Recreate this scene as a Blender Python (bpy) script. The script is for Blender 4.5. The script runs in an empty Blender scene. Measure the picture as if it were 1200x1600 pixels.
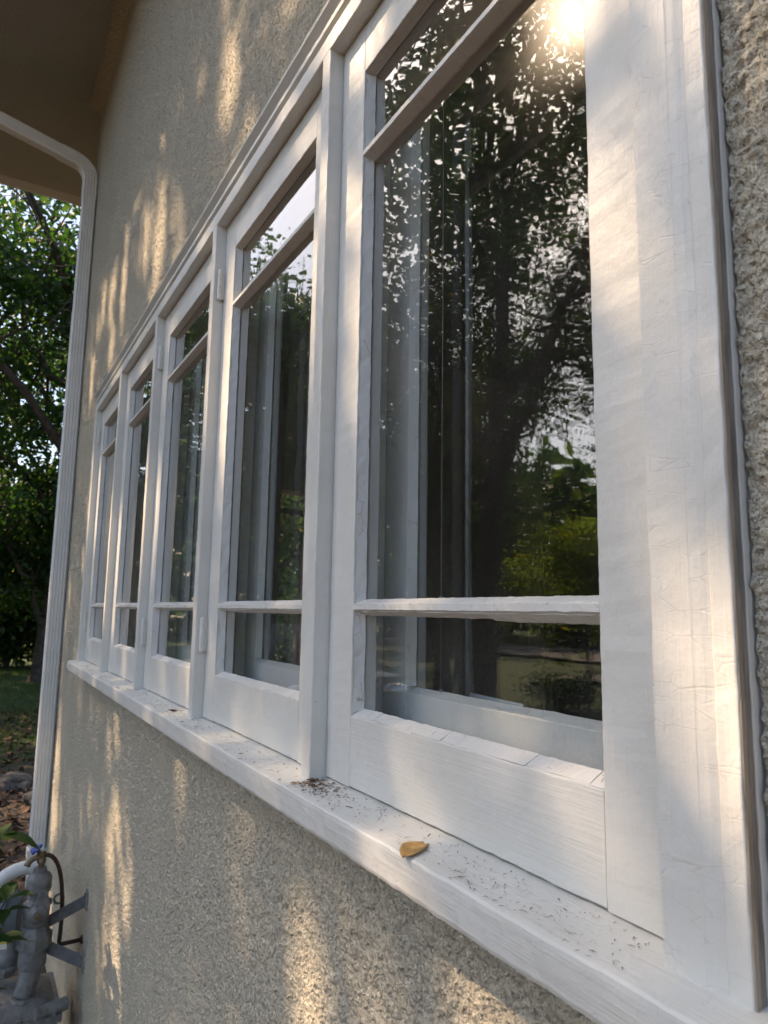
import bpy, bmesh, math, random
import numpy as np
from mathutils import Vector, Matrix

scn = bpy.context.scene
col = scn.collection
rad = math.radians

# ------------------------------------------------------------------ camera
cam_d = bpy.data.cameras.new('camera')
cam_o = bpy.data.objects.new('camera', cam_d)
col.objects.link(cam_o)
yaw, pit, rol = rad(30.045), rad(8.0728), rad(0.9162)
F = Vector((-math.cos(yaw)*math.cos(pit), math.sin(yaw)*math.cos(pit), math.sin(pit)))
R = F.cross(Vector((0, 0, 1))).normalized()
U = R.cross(F)
R2 = R*math.cos(rol)+U*math.sin(rol)
U2 = -R*math.sin(rol)+U*math.cos(rol)
m = Matrix((R2, U2, -F)).transposed().to_4x4()
m.translation = Vector((0, -0.4298, 0))
cam_o.matrix_world = m
cam_d.sensor_fit = 'VERTICAL'
cam_d.sensor_height = 36.0
cam_d.lens = 36.0*1099.86/1600.0
cam_d.clip_start = 0.02
cam_d.clip_end = 1000
cam_d.dof.use_dof = True
cam_d.dof.focus_distance = 0.95
cam_d.dof.aperture_fstop = 12.0
scn.camera = cam_o

# ------------------------------------------------------------------ sky, sun, exposure
SUN = Vector((-0.5077, -0.5335, 0.6765)).normalized()
elev = math.asin(SUN.z)
lon = math.atan2(SUN.y, SUN.x)
world = bpy.data.worlds.new('World')
scn.world = world
world.use_nodes = True
wn = world.node_tree
bg = wn.nodes['Background']
sky = wn.nodes.new('ShaderNodeTexSky')
sky.sky_type = 'NISHITA'
sky.sun_disc = False
sky.sun_elevation = elev
sky.sun_rotation = (math.pi/2-lon) % (2*math.pi)
sky.air_density = 1.0
sky.dust_density = 2.2
sky.ozone_density = 0.6
wn.links.new(sky.outputs[0], bg.inputs[0])
bg.inputs[1].default_value = 0.15
sun_d = bpy.data.lights.new('sun', 'SUN')
sun_d.energy = 5.0
sun_d.angle = rad(0.55)
sun_d.color = (1.0, 0.73, 0.48)
sun_o = bpy.data.objects.new('sun', sun_d)
col.objects.link(sun_o)
sun_o.rotation_euler = (-SUN).to_track_quat('-Z', 'Y').to_euler()
sun_o.location = (-20, -20, 30)
scn.view_settings.view_transform = 'Standard'
scn.view_settings.look = 'None'
scn.view_settings.gamma = 1
scn.view_settings.exposure = 1.16
scn.view_settings.use_curve_mapping = False
cy = scn.cycles
cy.max_bounces = 8
cy.diffuse_bounces = 4
cy.glossy_bounces = 4
cy.transmission_bounces = 6
cy.transparent_max_bounces = 12
cy.sample_clamp_indirect = 6
cy.caustics_reflective = False
cy.caustics_refractive = False
cy.use_denoising = True
cy.denoising_prefilter = 'ACCURATE'
cy.denoising_input_passes = 'RGB_ALBEDO_NORMAL'
cy.use_adaptive_sampling = False

# ------------------------------------------------------------------ noise (numpy)
_rs = np.random.RandomState(7)
_perm = _rs.permutation(256)
_perm = np.concatenate([_perm, _perm, _perm])
_g = _rs.normal(size=(256, 3))
_g /= np.linalg.norm(_g, axis=1)[:, None]
def perlin(P):
    P = np.asarray(P, float)
    i = np.floor(P).astype(int)
    f = P-i
    i &= 255
    w = f*f*f*(f*(f*6-15)+10)
    out = 0
    for dx in (0, 1):
        for dy in (0, 1):
            for dz in (0, 1):
                h = _perm[_perm[_perm[(i[:, 0]+dx) & 255]+((i[:, 1]+dy) & 255)]+((i[:, 2]+dz) & 255)]
                d = (f-np.array([dx, dy, dz]))
                v = np.einsum('ij,ij->i', _g[h], d)
                wx = w[:, 0] if dx else 1-w[:, 0]
                wy = w[:, 1] if dy else 1-w[:, 1]
                wz = w[:, 2] if dz else 1-w[:, 2]
                out = out+v*wx*wy*wz
    return out

# ------------------------------------------------------------------ node helpers
class NT:
    def __init__(s, name):
        s.m = bpy.data.materials.new(name)
        s.m.use_nodes = True
        s.t = s.m.node_tree
        s.b = s.t.nodes['Principled BSDF']
        s.out = s.t.nodes['Material Output']
        s.pos = s.n('ShaderNodeNewGeometry').outputs['Position']
    def n(s, typ, **kw):
        x = s.t.nodes.new(typ)
        for k, v in kw.items():
            setattr(x, k, v)
        return x
    def l(s, a, b):
        s.t.links.new(a, b)
    def scale(s, v, xyz, vec=None):
        x = s.n('ShaderNodeVectorMath', operation='MULTIPLY')
        s.l(vec or s.pos, x.inputs[0])
        x.inputs[1].default_value = xyz
        return x.outputs[0]
    def noise(s, sc=(1, 1, 1), detail=3, rough=.55, dist=0.0, vec=None):
        x = s.n('ShaderNodeTexNoise')
        x.inputs['Scale'].default_value = 1
        x.inputs['Detail'].default_value = detail
        x.inputs['Roughness'].default_value = rough
        x.inputs['Distortion'].default_value = dist
        s.l(s.scale(None, sc, vec), x.inputs['Vector'])
        return x.outputs[0]
    def voro(s, sc=(1, 1, 1), feature='F1', vec=None):
        x = s.n('ShaderNodeTexVoronoi', feature=feature)
        x.inputs['Scale'].default_value = 1
        s.l(s.scale(None, sc, vec), x.inputs['Vector'])
        return x
    def ramp(s, fac, stops):
        x = s.n('ShaderNodeValToRGB')
        e = x.color_ramp.elements
        while len(e) < len(stops):
            e.new(.5)
        for q, (p, c) in zip(e, stops):
            q.position = p
            q.color = (c, c, c, 1) if isinstance(c, (int, float)) else (*c, 1)
        s.l(fac, x.inputs[0])
        return x.outputs[0]
    def math(s, op, a, b=None, clamp=False):
        x = s.n('ShaderNodeMath', operation=op, use_clamp=clamp)
        for k, v in ((0, a), (1, b)):
            if v is None:
                continue
            if isinstance(v, (int, float)):
                x.inputs[k].default_value = v
            else:
                s.l(v, x.inputs[k])
        return x.outputs[0]
    def mix(s, fac, a, b):
        x = s.n('ShaderNodeMix', data_type='RGBA')
        for k, v in ((0, fac), (6, a), (7, b)):
            if isinstance(v, (int, float)):
                x.inputs[k].default_value = v
            elif isinstance(v, tuple):
                x.inputs[k].default_value = (*v, 1)
            else:
                s.l(v, x.inputs[k])
        return x.outputs[2]
    def bump(s, h, dist=.001, strength=1.0, prev=None):
        x = s.n('ShaderNodeBump')
        x.inputs['Strength'].default_value = strength
        x.inputs['Distance'].default_value = dist
        s.l(h, x.inputs['Height'])
        if prev:
            s.l(prev, x.inputs['Normal'])
        s.l(x.outputs[0], s.b.inputs['Normal'])
        return x.outputs[0]
    def base(s, c):
        if isinstance(c, tuple):
            s.b.inputs['Base Color'].default_value = (*c, 1)
        else:
            s.l(c, s.b.inputs['Base Color'])
    def rough(s, r):
        s.b.inputs['Roughness'].default_value = r

def paint(name, grain, crack=0.0, base=(.68, .672, .63), stroke=1.0, chip=.5, ckc=.22):
    """old white oil paint brushed along the grain axis"""
    t = NT(name)
    ax = 'xyz'.index(grain)
    s1 = [420.0]*3; s1[ax] = 14.0
    s2 = [160.0]*3; s2[ax] = 7.0
    strokes = t.math('ADD', t.noise(s1, 3), t.noise(s2, 2))
    lump = t.noise((70, 70, 70), 4, .6)
    h = t.math('ADD', t.math('MULTIPLY', strokes, .55*stroke), t.math('MULTIPLY', lump, .9))
    dirt = t.noise((9, 9, 9), 5, .62)
    blot = t.noise((150, 150, 150), 2)
    c = t.mix(t.ramp(dirt, [(.35, 0), (.75, 1)]), base, tuple(b*k for b, k in zip(base, (.91, .90, .875))))
    speck = t.ramp(blot, [(.74, 0), (.79, 1)])
    c = t.mix(t.math('MULTIPLY', speck, .35*chip), c, (.30, .25, .2))
    cz = t.noise((48, 48, 48), 6, .68)
    chipm = t.ramp(cz, [(.735, 0), (.745, 1)])
    c = t.mix(t.math('MULTIPLY', chipm, min(1, chip*1.3)), c, (.30, .25, .20))
    grime = t.ramp(t.noise((24, 24, 24), 6, .7), [(.60, 0), (.78, 1)])
    c = t.mix(t.math('MULTIPLY', grime, .30), c, (.42, .39, .33))
    h = t.math('SUBTRACT', h, t.math('MULTIPLY', chipm, .8))
    n1 = t.bump(h, .0012, .7)
    if crack > 0:
        # short checks across the grain, a few splits along it
        oth = [k for k in range(3) if k != ax]
        def lines(period, along, stretch, th, seed):
            sc = [stretch]*3; sc[along] = period
            wob = t.noise((38, 38, 38), 3, .6)
            cmb = t.n('ShaderNodeCombineXYZ')
            t.l(wob, cmb.inputs[along])
            vv = t.n('ShaderNodeVectorMath', operation='MULTIPLY_ADD')
            t.l(cmb.outputs[0], vv.inputs[0]); vv.inputs[1].default_value = (.0028, .0028, .0028)
            ad = t.n('ShaderNodeVectorMath', operation='ADD'); t.l(t.pos, ad.inputs[0]); ad.inputs[1].default_value = (seed, seed, seed)
            t.l(ad.outputs[0], vv.inputs[2])
            vo = t.voro(sc, 'DISTANCE_TO_EDGE', vv.outputs[0])
            ms = [26.0]*3; ms[along] = 90.0
            ad2 = t.n('ShaderNodeVectorMath', operation='ADD'); t.l(t.pos, ad2.inputs[0]); ad2.inputs[1].default_value = (seed*2, seed, 3)
            mk = t.ramp(t.noise(ms, 3, .6, 0, ad2.outputs[0]), [(th, 0), (th+.09, 1)])
            return t.math('MULTIPLY', t.ramp(vo.outputs['Distance'], [(0, 1), (.045, 0)]), mk), t.math('MULTIPLY', t.ramp(vo.outputs['Distance'], [(0, 1), (.16, 0)]), mk)
        l1, c1 = lines(85.0, ax, 30.0, .585-.10*crack, .37)
        ln, curl = l1, c1
        hh = t.math('SUBTRACT', t.math('MULTIPLY', curl, .45), t.math('MULTIPLY', ln, 1.2))
        n1 = t.bump(hh, .0004, .36*min(1, crack+.2), n1)
        c = t.mix(t.math('MULTIPLY', t.ramp(ln, [(.6, 0), (1, 1)]), ckc*crack), c, (.17, .14, .12))
    t.base(c)
    t.rough(.42)
    t.b.inputs['Specular IOR Level'].default_value = .45
    return t.m

def stucco_mat(name, fine=1.0, tone=(.88, .80, .625)):
    t = NT(name)
    big = t.noise((2.2, 2.2, 2.2), 4)
    grain = t.noise((150, 150, 150), 5, .68)
    vo = t.voro((170, 170, 170))
    c = t.mix(big, tuple(x*.92 for x in tone), tuple(x*1.06 for x in tone))
    agg_pit_shade = t.ramp(grain, [(.35, 0), (.43, .55), (.50, 1)])
    c = t.mix(agg_pit_shade, tuple(x*k for x, k in zip(tone, (.57, .56, .55))), c)  # darker in the grain's low spots: aggregate plus pit shade put into the colour
    streak = t.noise((11, 11, 1.1), 4, .6)
    c = t.mix(t.ramp(streak, [(.5, 0), (.75, .35)]), c, tuple(x*k for x, k in zip(tone, (.74, .75, .78))))
    wash = t.noise((40, 40, 40), 3)
    c = t.mix(t.ramp(wash, [(.55, 0), (.8, .5)]), c, tuple(x*1.12 for x in tone))
    t.base(c)
    t.rough(.92)
    h1 = t.noise((95, 95, 95), 4, .62)
    n = t.bump(t.ramp(h1, [(.3, 0), (.7, 1)]), .016*fine, 1.0)
    h2 = t.math('ADD', grain, t.math('MULTIPLY', vo.outputs['Distance'], .6))
    t.bump(h2, .006*fine, 1.0, n)
    return t.m

def simple(name, c, rough=.6, metal=0.0, var=.18, nsc=30, bump=.0006, bsc=300, spec=.5):
    t = NT(name)
    nz = t.noise((nsc,)*3, 5, .6)
    t.base(t.mix(t.ramp(nz, [(.3, 0), (.7, 1)]), tuple(x*(1-var) for x in c), tuple(min(1, x*(1+var)) for x in c)))
    t.rough(rough)
    t.b.inputs['Metallic'].default_value = metal
    t.b.inputs['Specular IOR Level'].default_value = spec
    t.bump(t.noise((bsc,)*3, 4), bump, .7)
    return t.m

def leaf_mat(name, c, trans=.45):
    t = NT(name)
    nz = t.noise((1.3, 1.3, 1.3), 3)
    cc = t.mix(nz, tuple(x*.7 for x in c), tuple(x*1.3 for x in c))
    t.base(cc)
    t.rough(.5)
    t.b.inputs['Specular IOR Level'].default_value = .35
    tr = t.n('ShaderNodeBsdfTranslucent')
    t.l(t.mix(.55, cc, tuple((x*2.8 if k == 1 else x*(2.4 if k == 0 else .7)) for k, x in enumerate(c))), tr.inputs[0])
    ms = t.n('ShaderNodeMixShader')
    ms.inputs[0].default_value = trans
    t.l(t.b.outputs[0], ms.inputs[1])
    t.l(tr.outputs[0], ms.inputs[2])
    t.l(ms.outputs[0], t.out.inputs[0])
    return t.m

def glass_mat(name, dust=1.0, wave=.0002, rough=.0095):
    t = NT(name)
    t.t.nodes.remove(t.b)
    tr = t.n('ShaderNodeBsdfTransparent')
    tr.inputs[0].default_value = (.965, .98, .975, 1)
    gl = t.n('ShaderNodeBsdfGlossy')
    gl.inputs['Color'].default_value = (1, 1, 1, 1)
    gl.inputs['Roughness'].default_value = rough
    bm_ = t.n('ShaderNodeBump')
    bm_.inputs['Strength'].default_value = 1
    bm_.inputs['Distance'].default_value = wave
    t.l(t.noise((14, 14, 5), 2, .4), bm_.inputs['Height'])
    t.l(bm_.outputs[0], gl.inputs['Normal'])
    # Schlick reflectance, the same from either side of the thin pane; front and back surface together
    gm_ = t.n('ShaderNodeNewGeometry')
    dt = t.n('ShaderNodeVectorMath', operation='DOT_PRODUCT')
    t.l(gm_.outputs['Normal'], dt.inputs[0]); t.l(gm_.outputs['Incoming'], dt.inputs[1])
    cs = t.math('ABSOLUTE', dt.outputs['Value'])
    p5 = t.math('POWER', t.math('SUBTRACT', 1.0, cs), 5.0)
    f1 = t.math('ADD', t.math('MULTIPLY', p5, .957), .043)
    f2 = t.math('DIVIDE', t.math('MULTIPLY', f1, 2.0), t.math('ADD', f1, 1.0))
    f2 = t.math('MINIMUM', f2, .98)
    ms = t.n('ShaderNodeMixShader')
    g2 = t.n('ShaderNodeBsdfGlossy')
    g2.inputs['Roughness'].default_value = .22
    mg = t.n('ShaderNodeMixShader')
    mg.inputs[0].default_value = .08*min(1, dust)
    t.l(gl.outputs[0], mg.inputs[1]); t.l(g2.outputs[0], mg.inputs[2])
    t.l(f2, ms.inputs[0]); t.l(tr.outputs[0], ms.inputs[1]); t.l(mg.outputs[0], ms.inputs[2])
    df = t.n('ShaderNodeBsdfDiffuse')
    df.inputs[0].default_value = (.8, .78, .74, 1)
    sp = t.ramp(t.noise((900, 900, 900), 2, .5), [(.66, 0), (.74, 1)])
    film = t.noise((7, 7, 3), 4, .6)
    d = t.math('ADD', t.math('MULTIPLY', sp, (.30*dust)), t.math('MULTIPLY', t.ramp(film, [(.4, 0), (.8, 1)]), .016*dust))
    ms2 = t.n('ShaderNodeMixShader')
    t.l(d, ms2.inputs[0]); t.l(ms.outputs[0], ms2.inputs[1]); t.l(df.outputs[0], ms2.inputs[2])
    t.l(ms2.outputs[0], t.out.inputs[0])
    return t.m

M = {}
M['paint_z'] = paint('white_paint_upright', 'z', .25)
M['paint_x'] = paint('white_paint_level', 'x', .25)
M['paint_old'] = paint('white_paint_crazed', 'z', 1.0)
M['paint_sill'] = paint('white_paint_sill', 'x', .7, chip=1.0)
M['paint_in'] = paint('inner_paint', 'z', .2, base=(.72, .705, .67))
M['putty'] = paint('painted_putty', 'x', .85, base=(.69, .68, .645), stroke=.5, chip=1.0, ckc=.8)
M['stucco'] = stucco_mat('rough_stucco')
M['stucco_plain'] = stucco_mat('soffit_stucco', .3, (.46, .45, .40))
def wood_mat(name, c, amp):
    t = NT(name)
    gr = t.noise((700, 700, 22), 5, .7)
    st = t.noise((90, 90, 14), 4, .6)
    k = t.math('ADD', t.math('MULTIPLY', gr, .6), t.math('MULTIPLY', st, .4))
    t.base(t.mix(t.ramp(k, [(.36, 0), (.62, 1)]), tuple(x*.5 for x in c), tuple(x*1.25 for x in c)))
    t.rough(.85)
    t.bump(k, amp, .9)
    return t.m
M['wood'] = wood_mat('weathered_wood', (.27, .25, .225), .003)
M['wood_tan'] = wood_mat('bare_tan_wood', (.37, .315, .25), .0012)
M['dark_wood'] = simple('bare_dark_wood', (.05, .042, .036), .8)
M['glass'] = glass_mat('old_glass')
M['inner_glass'] = glass_mat('inner_glass', .25, .0004)
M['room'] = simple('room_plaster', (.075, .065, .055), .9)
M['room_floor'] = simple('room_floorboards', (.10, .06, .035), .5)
M['metal_white'] = simple('white_aluminium', (.72, .71, .68), .38, var=.05, nsc=12, bump=.0003, bsc=40)
M['grey_metal'] = simple('grey_painted_iron', (.14, .145, .15), .45, var=.35, nsc=40, bump=.001, bsc=160)
M['grey_cast'] = simple('grey_cast_alloy', (.18, .182, .18), .5, var=.35, nsc=40, bump=.001, bsc=200)
M['blue_grey'] = simple('blue_grey_enamel', (.14, .18, .22), .4, var=.15)
M['brass'] = simple('dull_brass', (.20, .16, .10), .45, .7, var=.4, nsc=80)
M['brown_pipe'] = simple('brown_tube', (.055, .03, .02), .45, .3, var=.3)
M['blue'] = simple('blue_handle', (.02, .05, .33), .4, var=.2)
M['pvc'] = simple('white_pvc', (.72, .71, .68), .35, var=.06, nsc=10, bump=.0002)
M['bark'] = simple('bark', (.075, .06, .048), .95, var=.5, nsc=14, bump=.03, bsc=18)
M['rock'] = simple('grey_rock', (.06, .058, .056), .9, var=.35, nsc=9, bump=.02, bsc=30)
M['paper'] = simple('white_paper', (.75, .75, .74), .8, var=.03)
M['cord'] = simple('pale_cord', (.70, .69, .64), .7, var=.05)
M['leaf1'] = leaf_mat('leaf_green', (.042, .075, .020))
M['leaf2'] = leaf_mat('leaf_deep_green', (.026, .060, .016))
M['leaf3'] = leaf_mat('leaf_light_green', (.085, .125, .024))
M['leaf4'] = leaf_mat('leaf_yellow', (.22, .17, .02))
M['leaf_sunny'] = leaf_mat('leaf_sunny', (.15, .19, .03), .6)  # sunlight put into a brighter, more translucent leaf colour
M['grass'] = leaf_mat('grass_blade', (.06, .10, .025), .3)
M['dead1'] = simple('dead_leaf_brown', (.17, .09, .045), .8, var=.4, nsc=120)
M['dead2'] = simple('dead_leaf_dark', (.085, .045, .028), .8, var=.4, nsc=120)
M['dead3'] = simple('dead_leaf_ochre', (.50, .29, .09), .7, var=.45, nsc=90)
M['asphalt'] = simple('asphalt', (.11, .105, .10), .9, var=.2, nsc=3, bump=.004, bsc=120)
M['siding'] = simple('grey_siding', (.20, .20, .19), .8)
M['roofing'] = simple('dark_shingle', (.07, .065, .06), .9)
M['trim'] = simple('white_trim', (.7, .7, .68), .6, var=.04)
M['car'] = simple('dark_blue_car_paint', (.03, .035, .05), .18, .3, var=.05)
M['car_glass'] = simple('car_window', (.02, .025, .03), .05, var=.05, bump=0)
M['tyre'] = simple('tyre_rubber', (.02, .02, .02), .8)
M['chrome'] = simple('headlamp_chrome', (.7, .7, .7), .15, .9, var=.05)

# ground: lawn with bare patches
def ground_mat():
    t = NT('lawn_soil')
    a = t.noise((.9, .9, .9), 5, .6)
    b = t.noise((25, 25, 25), 4, .7)
    g = t.mix(b, (.03, .055, .014), (.075, .11, .03))
    s = t.mix(b, (.05, .033, .02), (.12, .085, .055))
    sx = t.n('ShaderNodeSeparateXYZ'); t.l(t.pos, sx.inputs[0])
    # leaf mould lies close to the house (x > -9.2)
    e = t.math('ADD', sx.outputs[0], t.math('MULTIPLY', a, 1.6))
    f = t.ramp(t.math('MULTIPLY_ADD', e, .8, True) if False else t.math('ADD', t.math('MULTIPLY', e, .8), 7.0), [(.0, 0), (1.0, 1)])
    t.base(t.mix(f, g, s))
    t.rough(.95)
    t.bump(t.math('ADD', b, a), .06, .8)
    return t.m
M['ground'] = ground_mat()

# ------------------------------------------------------------------ object helpers
def link(name, me, mats, parent=None, off=None, smooth=False):
    for x in (mats if isinstance(mats, (list, tuple)) else [mats]):
        me.materials.append(x)
    o = bpy.data.objects.new(name, me)
    col.objects.link(o)
    if parent:
        o.parent = parent
    if smooth:
        me.polygons.foreach_set('use_smooth', np.ones(len(me.polygons), bool))
    return o
def tag(o, label=None, cat=None, group=None, kind=None):
    for k, v in (('label', label), ('category', cat), ('group', group), ('kind', kind)):
        if v:
            o[k] = v
    return o
def thing(name, label, cat, loc=(0, 0, 0), group=None):
    o = bpy.data.objects.new(name, None)
    o.empty_display_size = .05
    col.objects.link(o)
    o.location = loc
    return tag(o, label, cat, group)
def local(V, parent):
    V = np.asarray(V, float)
    if parent is not None:
        V = V-np.array(parent.location)
        if parent.parent is not None:
            V = V-np.array(parent.parent.location)
    return V
def mesh(name, V, Fc, mats, parent=None, smooth=False, mi=None):
    me = bpy.data.meshes.new(name)
    me.from_pydata([tuple(v) for v in local(V, parent)], [], [tuple(f) for f in Fc])
    me.update()
    o = link(name, me, mats, parent, smooth=smooth)
    if mi is not None:
        me.polygons.foreach_set('material_index', np.asarray(mi, np.int32))
    return o
def fastmesh(name, V, faces, mats, parent=None, mi=None, smooth=False):
    """faces: (n,k) int array"""
    V = local(V, parent)
    me = bpy.data.meshes.new(name)
    n, k = faces.shape
    me.vertices.add(len(V)); me.loops.add(n*k); me.polygons.add(n)
    me.vertices.foreach_set('co', np.ascontiguousarray(V, np.float32).ravel())
    me.loops.foreach_set('vertex_index', np.ascontiguousarray(faces, np.int32).ravel())
    me.polygons.foreach_set('loop_start', np.arange(n, dtype=np.int32)*k)
    me.polygons.foreach_set('loop_total', np.full(n, k, np.int32))
    me.update(calc_edges=True)
    o = link(name, me, mats, parent)
    if mi is not None:
        me.polygons.foreach_set('material_index', np.asarray(mi, np.int32))
    if smooth:
        me.polygons.foreach_set('use_smooth', np.ones(n, bool))
    me.validate()
    return o

def sweep(name, prof, axis, a0, a1, mat, parent=None, seg=.02, jit=.0004, nsc=60, ends=(0, 0), side_mat=None):
    """closed 2D profile swept along an axis; profile coords are the two other axes in order.
    ends: (d0,d1) per-profile offsets functions omitted"""
    n = max(1, int(round(abs(a1-a0)/seg)))
    prof = np.asarray(prof, float)
    # subdivide profile edges longer than seg*1.5 and orient
    area = 0.5*np.sum(prof[:, 0]*np.roll(prof[:, 1], -1)-np.roll(prof[:, 0], -1)*prof[:, 1])
    if (area > 0) == (axis == 'y'):
        prof = prof[::-1]
    k = len(prof)
    ts = np.linspace(a0, a1, n+1)
    V = np.zeros((n+1, k, 3))
    ax = 'xyz'.index(axis)
    oth = [i for i in range(3) if i != ax]
    V[:, :, ax] = ts[:, None]
    V[:, :, oth[0]] = prof[None, :, 0]
    V[:, :, oth[1]] = prof[None, :, 1]
    V = V.reshape(-1, 3)
    if jit:
        q = V*nsc
        d = np.stack([perlin(q+c) for c in (3.3, 17.7, 41.1)], 1)*jit*2
        q2 = V*nsc*.18
        d += np.stack([perlin(q2+c) for c in (5.3, 27.7, 61.1)], 1)*jit*1.1
        d[:, ax] *= .4
        V = V+d
    fs = []
    for i in range(n):
        for j in range(k):
            a, b = i*k+j, i*k+(j+1) % k
            fs.append((a, b, b+k, a+k))
    fs.append(tuple(range(k))[::-1])
    fs.append(tuple(n*k+j for j in range(k)))
    if a1 < a0:
        fs = [f[::-1] for f in fs]
    return mesh(name, V, fs, mat, parent)
def rrect(x0, x1, y0, y1, b=.0018):
    """rectangle with eased corners"""
    p = []
    c = b*.3
    for cx, cy_, pts in ((x0, y0, ((0, b), (c, c), (b, 0))), (x1, y0, ((-b, 0), (-c, c), (0, b))),
                         (x1, y1, ((0, -b), (-c, -c), (-b, 0))), (x0, y1, ((b, 0), (c, -c), (0, -b)))):
        for dx, dy in pts:
            p.append((cx+dx, cy_+dy))
    return p
def board(name, axis, x0, x1, y0, y1, z0, z1, mat, parent=None, b=.0018, seg=.02, jit=.0004):
    lim = {'x': (x0, x1), 'y': (y0, y1), 'z': (z0, z1)}
    o = [lim[a] for a in 'xyz' if a != axis]
    a0, a1 = lim[axis]
    return sweep(name, rrect(*o[0], *o[1], b), axis, a0, a1, mat, parent, seg, jit)
def box(name, x0, x1, y0, y1, z0, z1, mat, parent=None):
    V = [(x, y, z) for x in (x0, x1) for y in (y0, y1) for z in (z0, z1)]
    Fc = [(0, 1, 3, 2), (4, 6, 7, 5), (0, 4, 5, 1), (2, 3, 7, 6), (0, 2, 6, 4), (1, 5, 7, 3)]
    return mesh(name, V, Fc, mat, parent)
def tube_geo(path, radii, k=10, cap=True):
    path = np.asarray(path, float)
    n = len(path)
    radii = np.full(n, radii) if np.isscalar(radii) else np.asarray(radii, float)
    T = np.gradient(path, axis=0)
    T /= np.linalg.norm(T, axis=1)[:, None]+1e-12
    ref = np.array([0, 0, 1.]) if abs(T[0, 2]) < .9 else np.array([1., 0, 0])
    A = np.cross(T[0], ref); A /= np.linalg.norm(A)
    V = []
    for i in range(n):
        A = A-T[i]*np.dot(A, T[i]); A /= np.linalg.norm(A)
        B = np.cross(T[i], A)
        th = np.arange(k)*2*math.pi/k
        V.append(path[i]+radii[i]*(np.cos(th)[:, None]*A+np.sin(th)[:, None]*B))
    V = np.concatenate(V)
    Fc = []
    for i in range(n-1):
        for j in range(k):
            a, b = i*k+j, i*k+(j+1) % k
            Fc.append((a, b, b+k, a+k))
    if cap:
        Fc.append(tuple(range(k))[::-1])
        Fc.append(tuple((n-1)*k+j for j in range(k)))
    return V, Fc
def tube(name, path, radii, mat, parent=None, k=12, smooth=True):
    V, Fc = tube_geo(path, radii, k)
    return mesh(name, V, Fc, mat, parent, smooth=smooth)
def lathe(name, base, axis_dir, prof, mat, parent=None, k=20, smooth=True):
    """prof: list of (distance along axis, radius)"""
    a = Vector(axis_dir).normalized()
    path = [np.array(Vector(base)+a*t) for t, r in prof]
    # avoid degenerate tangents: build rings by hand
    ref = Vector((0, 0, 1)) if abs(a.z) < .9 else Vector((1, 0, 0))
    A = a.cross(ref).normalized(); B = a.cross(A)
    V = []
    for p, (t, r) in zip(path, prof):
        for j in range(k):
            th = 2*math.pi*j/k
            V.append(p+r*(math.cos(th)*np.array(A)+math.sin(th)*np.array(B)))
    n = len(prof)
    Fc = []
    for i in range(n-1):
        for j in range(k):
            x, y = i*k+j, i*k+(j+1) % k
            Fc.append((x, y, y+k, x+k))
    Fc.append(tuple(range(k))[::-1]); Fc.append(tuple((n-1)*k+j for j in range(k)))
    o = mesh(name, V, Fc, mat, parent, smooth=False)
    if smooth:
        for p in o.data.polygons:
            p.use_smooth = len(p.vertices) == 4
        o.data.set_sharp_from_angle(angle=rad(35)) if hasattr(o.data, 'set_sharp_from_angle') else None
    return o
def arc(p0, p1, p2, n=10):
    """quadratic curve"""
    p0, p1, p2 = map(np.asarray, (p0, p1, p2))
    t = np.linspace(0, 1, n)[:, None]
    return (1-t)**2*p0+2*t*(1-t)*p1+t*t*p2

# ================================================================== dimensions
P = 0.62
WM = 0.0295
M1 = -0.9709
mull = [M1-(i-1)*P for i in range(0, 6)]        # mull[1] .. mull[4] mullions, mull[0] right, mull[5] left
YS = 0.025                                       # face of the storm sashes
YG = 0.044                                       # glass
ZH, ZSB = 0.9068, -0.2312
ST = 0.0735
ZTOP, ZBOT = 0.8245, -0.1385
ZU, ZL = 0.6868, 0.0062
YW = 0.035                                       # stucco plane
X_END = -4.55                                    # far corner of the house
ZSOF = 3.2
GZ = -1.75
WIN_L, WIN_R = -3.485, -0.2872

# ================================================================== ground, road
def sheet(name, x0, x1, y0, y1, z, mat, nx=1, ny=1, amp=0):
    xs = np.linspace(x0, x1, nx+1); ys = np.linspace(y0, y1, ny+1)
    X, Y = np.meshgrid(xs, ys, indexing='ij')
    V = np.stack([X.ravel(), Y.ravel(), np.full(X.size, float(z))], 1)
    if amp:
        V[:, 2] += perlin(V*np.array([.35, .35, 0])+.37)*amp
    i = np.arange(nx)[:, None]*(ny+1)+np.arange(ny)[None, :]
    i = i.ravel()
    fc = np.stack([i, i+ny+1, i+ny+2, i+1], 1)
    return fastmesh(name, V, fc, mat)
g = sheet('lawn', -260, 240, -250, 250, GZ, M['ground'], 250, 250, .12)
tag(g, 'dark green lawn with bare leafy soil beside the house', None, None, 'structure')
rd = sheet('road', -200, 200, -26, -19, GZ+.10, M['asphalt'])
tag(rd, 'grey road beyond the lawn seen in the window reflection', None, None, 'structure')
dv = sheet('driveway', -14.5, -5.5, -19, -13.2, GZ+.096, M['asphalt'])
tag(dv, 'grey driveway strip seen in the window reflection', None, None, 'structure')

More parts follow.
